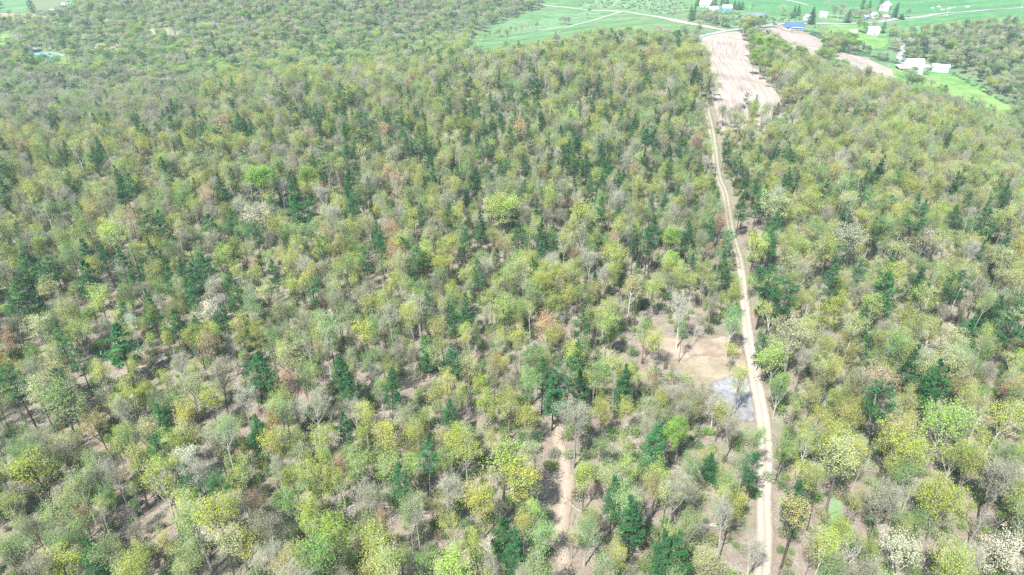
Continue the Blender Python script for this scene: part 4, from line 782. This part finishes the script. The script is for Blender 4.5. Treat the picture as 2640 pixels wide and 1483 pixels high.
for (a, b), _ in spot + [((lg.uniform(20, 1880), lg.uniform(620, 1460)), 0) for _ in range(110)]:
    if abs(a - road_at(b)) < 40: continue
    x, y, _t = at(a, b); m = lg.randrange(4); r = bpy.data.objects.new('fallen_log', None); COL.objects.link(r); r.location = (x, y, float(hz(x, y)) - .03); r.rotation_euler = (0, 0, lg.uniform(0, 6.28)); s = lg.uniform(.5, 1.1); r.scale = (s, s, s)
    w = 'bleached' if m % 2 else 'dark'
    l = f"{w} fallen log on forest floor, {a / 26.4:.1f} percent across, {b / 14.83:.1f} down"
    tagp(r, l, 'log', 'fallen logs on the forest floor')
    for nm, me_ in (('stem', MODELS[m][0]), ('branches', MODELS[m][1])): o = bpy.data.objects.new(nm, me_); COL.objects.link(o); o.parent = r
# ---------------------------------------------------------------- farms, cars, poles
W_WHITE = plain('white_siding', (.72, .73, .73), stripes=('Z', 1.6)); W_LIGHT = plain('pale_metal_roof', (.74, .74, .75), .4, stripes=('X', .8)); W_GREY = plain('grey_shingle', (.28, .29, .31)); W_BLUE = plain('blue_metal_roof', (.08, .13, .23), .45, stripes=('X', .8))
W_BSIDE = plain('blue_siding', (.12, .34, .62), stripes=('Z', 1.4)); W_TEAL = plain('teal_metal_roof', (.12, .27, .29), .45, stripes=('X', .7)); W_RED = plain('barn_red', (.42, .05, .06), stripes=('X', 1)); W_DARK = plain('dark_timber_and_shade', (.03, .035, .05)); W_BROWN = plain('rusty_roof', (.38, .29, .27), var=.3)
W_GLASS = plain('window_glass', (.03, .045, .06), .15, .6); W_GREEN = plain('grey_green_siding', (.33, .42, .33), stripes=('X', 1)); W_CYAN = plain('pale_cyan_metal', (.45, .68, .74), .5, stripes=('X', 1.2)); W_CONC = plain('concrete', (.55, .55, .53)); W_TYRE = plain('tyre', (.02, .02, .02)); W_POLE = plain('weathered_pole', (.55, .54, .50))
def gable(name, px, py, L, Wd, wh, rh, rz, wall, roof, label, cat, over=.5, wins=4, door=True, front='y', doorw=1.1, gw=None, base=0.0, gambrel=False, big=False):
    """a gabled building, ridge along its own x"""
    x, y, _ = at(px, py); z = float(hz(x, y)); r = empty(name, (x, y, z), rz, label=label, cat=cat)
    w = MB(); l, d = L / 2, Wd / 2; b0 = -1.2
    V = [(-l, -d, b0), (l, -d, b0), (l, d, b0), (-l, d, b0), (-l, -d, wh), (l, -d, wh), (l, d, wh), (-l, d, wh), (-l, 0, wh + rh), (l, 0, wh + rh)]
    F = [(0, 1, 5, 4), (2, 3, 7, 6), (3, 0, 4, 8, 7), (1, 2, 6, 9, 5), (3, 2, 1, 0)]
    w.add(V, F); w.build('wall', wall, r)
    ro = MB(); th = .18
    prof = [(-d - over, wh - over * rh / d + .02), (0, wh + rh + .02), (d + over, wh - over * rh / d + .02)]
    if gambrel: prof = [(-d - over, wh - .4), (-d * .62, wh + rh * .66), (0, wh + rh + .25), (d * .62, wh + rh * .66), (d + over, wh - .4)]
    n = len(prof); V = [(sx * (l + over), a, c + dz) for sx in (-1, 1) for dz in (0.02, th) for a, c in prof]
    F = []
    for i in range(n - 1): F += [(n + i, n + i + 1, 3 * n + i + 1, 3 * n + i), (i + 1, i, 2 * n + i, 2 * n + i + 1), (i, i + 1, n + i + 1, n + i), (2 * n + i + 1, 2 * n + i, 3 * n + i, 3 * n + i + 1)]
    F += [(0, n, 3 * n, 2 * n), (n - 1, 3 * n - 1, 4 * n - 1, 2 * n - 1)]
    ro.add(V, F); rf = ro.build('roof', roof, r)
    if gambrel:
        g = MB()
        for sx in (-1, 1):
            X = sx * (l + .01); g.add([(X, -d, wh - .1), (X, -d * .62, wh + rh * .64), (X, 0, wh + rh + .2), (X, d * .62, wh + rh * .64), (X, d, wh - .1)], [(0, 1, 2, 3, 4) if sx < 0 else (4, 3, 2, 1, 0)])
        g.build('gable_end', gw or wall, r)
    if door:
        q = MB(); q.box((l * .15, -d - .04, doorw * .95), (doorw if not big else 4, .1, 2.1 if not big else 3.4)); q.build('door', W_DARK, r)
    for i in range(wins):
        X = -l + L * (i + .5) / wins
        if abs(X - l * .15) < doorw: continue
        q = MB(); q.box((X, -d - .03, wh * .58), (1.3, .1, 1.3)); f = q.build('window', W_WHITE if wall is not W_WHITE else W_GREY, r); q = MB(); q.box((X, -d - .07, wh * .58), (1.0, .08, 1.0)); q.build('pane', W_GLASS, f)
    for sx in (-1, 1):
        if wins: q = MB(); q.box((sx * (l + .03), 0, wh * .6), (.1, 1.3, 1.3)); f = q.build('window', W_WHITE if wall is not W_WHITE else W_GREY, r); q = MB(); q.box((sx * (l + .07), 0, wh * .6), (.08, 1.0, 1.0)); q.build('pane', W_GLASS, f)
    return r, rf, (x, y, z)
def child_box(r, name, c, d, m): q = MB(); q.box(c, d); return q.build(name, m, r)
# the barn below the ridge
r, rf, b = gable('barn', 2352, 180, 17.5, 12, 4.2, 7.0, .02, W_WHITE, W_LIGHT, 'big barn with a shining white roof below the wooded hill', 'barn', gw=W_GREY, wins=0, gambrel=False, door=True, doorw=2.5, big=True)
def leanto(name, c, L, Wd, h0, h1, wall, roof, r):
    q = MB(); l, d = L / 2, Wd / 2; V = [(c[0] + a, c[1] + e, z) for z in ('b', 't') for a, e in ((-l, -d), (l, -d), (l, d), (-l, d)) for z in [(-1.2 if z == 'b' else (h0 if e < 0 else h1))]]
    q.add(V, [(0, 1, 5, 4), (1, 2, 6, 5), (2, 3, 7, 6), (3, 0, 4, 7), (3, 2, 1, 0), (4, 5, 6, 7)]); o = q.build(name, wall, r)
    q = MB(); q.add([(c[0] + a, c[1] + e, z + dz) for dz in (.05, .25) for a, e, z in ((-l - .5, -d - .6, h0 - .1), (l + .5, -d - .6, h0 - .1), (l + .5, d, h1), (-l - .5, d, h1))], [(3, 2, 1, 0), (4, 5, 6, 7), (0, 1, 5, 4), (1, 2, 6, 5), (2, 3, 7, 6), (3, 0, 4, 7)]); q.build('roof', roof, o); return o
o = leanto('lean_to', (-13.2, -2.5), 9.5, 11, 2.9, 5.0, W_DARK, W_BROWN, r); leanto('lean_to', (13.4, 0), 9, 8, 2.8, 4.2, W_WHITE, W_BROWN, r)
for k in range(4): child_box(r, 'post', (-17 + k * 2.9, -8.25, 1.2), (.25, .25, 3.2), W_CONC)
for k in range(3): child_box(r, 'window', (-6 + k * 4.0, -6.05, 2.0), (1.8, .12, 1.2), W_GLASS)
x, y, _ = at(2371, 192); z = float(hz(x, y)); s = empty('silo', (x, y, z), label='squat pale silo with a domed cap beside the barn', cat='silo')
q = MB(); q.tube([(0, 0, -1), (0, 0, 6.5)], [2.6, 2.6], 20); q.build('drum', W_CONC, s); q = MB(); q.tube([(0, 0, 6.52), (0, 0, 7.4), (0, 0, 8.1), (0, 0, 8.4)], [2.75, 2.3, 1.3, .3], 20); q.build('dome', W_LIGHT, s)
x, y, _ = at(2366, 190); z = float(hz(x, y)); s = empty('feed_bin', (x, y, z), label='white feed bin on a leg left of the silo', cat='bin')
q = MB(); q.tube([(0, 0, -1), (-.6, -1, 4.4)], [.25, .25], 6); q.build('leg', W_LIGHT, s); q = MB(); q.tube([(-.6, -1, 4.4), (-.6, -1, 5.2), (-.6, -1, 8.2), (-.6, -1, 9.2)], [.3, 1.3, 1.3, .3], 12); q.build('bin_body', W_WHITE, s)
r, rf, _ = gable('machine_shed', 2422, 184, 15, 9, 5.2, 1.9, -.42, W_CYAN, W_LIGHT, 'pale cyan open fronted machine shed right of the barn', 'shed', wins=0, door=False, over=.6)
for k in range(5): child_box(r, 'door_bay', (-6 + k * 3.0, -4.56, 2.3), (.28, .12, 4.6), W_WHITE)
child_box(r, 'opening', (-7.56, 0, 3.4), (.1, 7.6, 2.2), W_DARK)  # solid dark panel: shade of the shed's inside put into its colour
# farmhouses in the valley
r, rf, _ = gable('blue_roofed_house', 2046, 76, 20, 10, 4.6, 3.4, -.08, W_BSIDE, W_BLUE, 'long house with blue roof and blue walls in a dirt yard', 'house', wins=6)
child_box(r, 'porch', (2, -6.4, 1.2), (11, 2.6, .3), W_CONC); 
for k in range(5): child_box(r, 'porch_post', (-3 + k * 2.5, -7.4, 1.6), (.2, .2, 3.0), W_WHITE)
child_box(r, 'porch_roof', (2, -6.5, 3.3), (11.6, 3.0, .2), W_LIGHT)
gable('garage', 2028, 77, 7, 6.5, 3, 1.8, -.08, W_WHITE, W_BLUE, 'white garage with blue roof left of the blue house', 'garage', wins=0, doorw=2.6)
gable('white_farmhouse', 2247, 88, 14, 9, 5.6, 3.0, 0, W_WHITE, W_LIGHT, 'white two storey farmhouse with pale roof on the lawn', 'house', wins=5)
gable('low_shed', 2200, 85, 8, 4, 2.4, 1.0, -.4, W_WHITE, W_LIGHT, 'low white shed on the grass left of the farmhouse', 'shed', wins=0)
gable('small_white_house', 2121, 44, 9, 7.5, 4.6, 2.4, -.2, W_WHITE, W_LIGHT, 'small white house with pale roof right of the dark spruces', 'house', wins=3)
gable('white_cottage', 2080, 52, 7, 7, 4.6, 2.4, .1, W_WHITE, W_GREY, 'white cottage half hidden left of the tall spruces', 'house', wins=2)
gable('white_barn', 2281, 27, 15, 12, 7, 4.8, .9, W_WHITE, W_LIGHT, 'large white barn among the spruces by the crop field', 'barn', wins=0, gw=W_WHITE)
gable('village_house', 2250, 46, 9, 7, 4, 2.4, .5, W_WHITE, W_LIGHT, 'small white roofed house under the spruces north of the road', 'house', wins=2)
gable('village_shed', 2233, 48, 6, 5, 2.6, 1.5, 0, W_BSIDE, W_LIGHT, 'small blue shed with white roof left of the village house', 'shed', wins=1)
gable('brown_house', 2279, 50, 9, 7, 3.6, 2.2, .2, W_BROWN, W_BROWN, 'brown house by the roadside under the spruces', 'house', wins=2)
gable('grey_green_barn', 1820, 19, 15, 15, 4.5, 6.5, -.62 - 1.57 + 1.57, W_GREEN, W_LIGHT, 'grey green barn with broad white roof at the top edge', 'barn', wins=0)
gable('long_shed', 1840, 24, 12, 5, 2.4, 1.1, -.15, W_WHITE, W_LIGHT, 'long low white shed right of the grey green barn', 'shed', wins=0)
gable('low_outbuilding', 1843, 27, 9, 4, 2.0, .9, -.1, W_WHITE, W_LIGHT, 'lowest white outbuilding in front of the long shed', 'shed', wins=0)
gable('dark_blue_house', 1873, 28, 12, 9, 4.4, 3.2, -.1, W_BSIDE, W_LIGHT, 'blue walled house with white roof before dark trees', 'house', wins=4)
gable('red_barn', 882, 14, 15, 9, 3.6, 2.4, -.05, W_RED, W_LIGHT, 'red barn with white roof at the top edge of the woods', 'barn', wins=3)
gable('corner_house', 176, 22, 13, 9, 4.6, 3.2, -.1, W_WHITE, W_LIGHT, 'white roofed house beyond the trees at the top left', 'house', wins=3)
gable('red_shed', 138, 31, 7, 5, 2.6, 1.4, -.1, W_RED, W_GREY, 'small dark red shed left of the white roofed house', 'shed', wins=1)
r, rf, _ = gable('teal_roofed_house', 131, 158, 15, 8, 3.8, 2.6, -.45, W_WHITE, W_TEAL, 'long white house with teal roof in the left valley', 'house', wins=5)
gable('teal_roofed_wing', 121, 149, 8, 6, 3.2, 2.0, -.2, W_WHITE, W_TEAL, 'white wing with teal roof left of the long house', 'house', wins=2)
gable('dark_garage', 101, 146, 7, 5, 2.6, 1.5, -.1, W_DARK, W_BSIDE, 'dark garage with pale blue roof by the valley lane', 'garage', wins=0)
gable('garden_shed', 126, 163, 4, 3, 2.2, 1.1, -.4, W_DARK, W_TEAL, 'tiny dark shed on the lawn before the teal roofed house', 'shed', wins=0)
def vehicle(name, px, py, L, Wd, H, col, label, cat, rz=0.0, van=False, lift=0):
    x, y, _ = at(px, py); r = empty(name, (x, y, float(hz(x, y)) + .5 + lift), rz, label=label, cat=cat); m = plain(name + '_paint', col, .3, .5, var=.03); q = MB(); l, w = L / 2, Wd / 2
    P = [(-l, .35), (-l, .8), (-l * .72, H * .62), (-l * .45, H), (l * .25, H), (l * .5, H * .62), (l, H * .5), (l, .35)] if not van else [(-l, .45), (-l, H * .9), (-l * .95, H), (l * .8, H), (l, H * .85), (l, .45)]
    n = len(P); q.add([(a, s * w, c) for s in (-1, 1) for a, c in P], [tuple(range(n)), tuple(range(2 * n - 1, n - 1, -1))] + [(i, n + i, n + (i + 1) % n, (i + 1) % n) for i in range(n)]); q.build('body', m, r)
    for s in (-1, 1): q = MB(); q.box((-l * .08, s * (w + .01), H * .78), (L * .35, .04, H * .26)); q.build('window', W_GLASS, r)
    for sx in (-.62, .62):
        for sy in (-1, 1): q = MB(); q.tube([(sx * l, sy * (w - .12), .34), (sx * l, sy * (w + .06), .34)], [.34, .34], 12); q.build('wheel', W_TYRE, r)
vehicle('parked_car', 1520, 27, 5.2, 2.1, 1.8, (.03, .035, .04), 'dark vehicle on the grass beside the gravel road', 'car', -.2)
vehicle('parked_car', 1997, 65, 5, 2, 1.6, (.05, .06, .08), 'dark car at the entrance of the dirt yard', 'car', .1)
vehicle('parked_pickup', 2076, 84, 5.4, 2.1, 1.9, (.16, .13, .12), 'brownish pickup on the pale yard right of the blue house', 'pickup', .0)
vehicle('camper', 74, 536, 6.0, 2.4, 2.8, (.72, .78, .80), 'white camper half hidden under trees at the left edge', 'camper', -.6, True)
vehicle('parked_car', 281, 488, 4.6, 1.9, 1.5, (.75, .76, .78), 'white car glimpsed between trunks in the left woods', 'car', .6)
vehicle('parked_car', 2305, 51, 5, 2, 1.6, (.7, .7, .7), 'white car beside the road under the roadside spruce', 'car', .2)
for px, py, h, l in ((1804, 88, 13, 'pale utility pole on the grass by the field corner'), (2440, 40, 11, 'utility pole left of centre along the straight valley road'), (2632, 23, 11, 'utility pole at the right end of the valley road'), (1500, 26, 11, 'utility pole beside the gravel road near the dark vehicle'), (1932, 26, 11, 'utility pole behind the pond')):
    x, y, _ = at(px, py); r = empty('utility_pole', (x, y, float(hz(x, y))), .4, label=l, cat='utility pole', group='utility poles along the roads')
    q = MB(); q.tube([(0, 0, -1), (0, 0, h)], [.22, .14], 8); q.build('pole', W_POLE, r); q = MB(); q.box((0, 0, h - 1), (2.4, .15, .15)); q.build('crossarm', W_POLE, r)
    for s in (-1, 0, 1): q = MB(); q.tube([(s, 0, h - .9), (s, 0, h - .6)], [.07, .05], 6); q.build('insulator', W_GLASS, r)
m_rock = plain('limestone', (.55, .52, .47), var=.2)
rk = random.Random(4)
for i, (px, py) in enumerate([(2404, 22), (2420, 19), (2452, 22), (2460, 21), (2494, 19), (2430, 27), (2445, 24)]):
    x, y, _ = at(px, py); q = bmesh.new(); bmesh.ops.create_icosphere(q, subdivisions=2, radius=1.0)
    for v in q.verts: v.co *= rk.uniform(.8, 1.15); v.co.z *= .45
    me = bpy.data.meshes.new('boulder'); q.to_mesh(me); q.free(); me.materials.append(m_rock); o = bpy.data.objects.new('boulder', me); COL.objects.link(o); o.location = (x, y, float(hz(x, y)) + .5); s = rk.uniform(1.5, 3.2); o.scale = (s, s, s)
    tagp(o, f'pale rock in crop field, {px / 26.4:.1f} percent across, {py / 14.83:.1f} down', 'rock', 'rock piles in the crop field')
# ---------------------------------------------------------------- the air
hm = bpy.data.materials.new('haze'); hm.use_nodes = True; nt = hm.node_tree; nt.nodes.clear(); out = nt.nodes.new('ShaderNodeOutputMaterial'); pv = nt.nodes.new('ShaderNodeVolumePrincipled')
pv.inputs['Color'].default_value = (.66, .90, .98, 1); pv.inputs['Density'].default_value = .00014; pv.inputs['Anisotropy'].default_value = .0
nt.links.new(pv.outputs[0], out.inputs['Volume'])
q = MB(); q.box((0, 1230, 35), (3240, 2980, 200)); o = q.build('haze', hm, kind='stuff', label='thin pale bluish haze in the air over the valley')
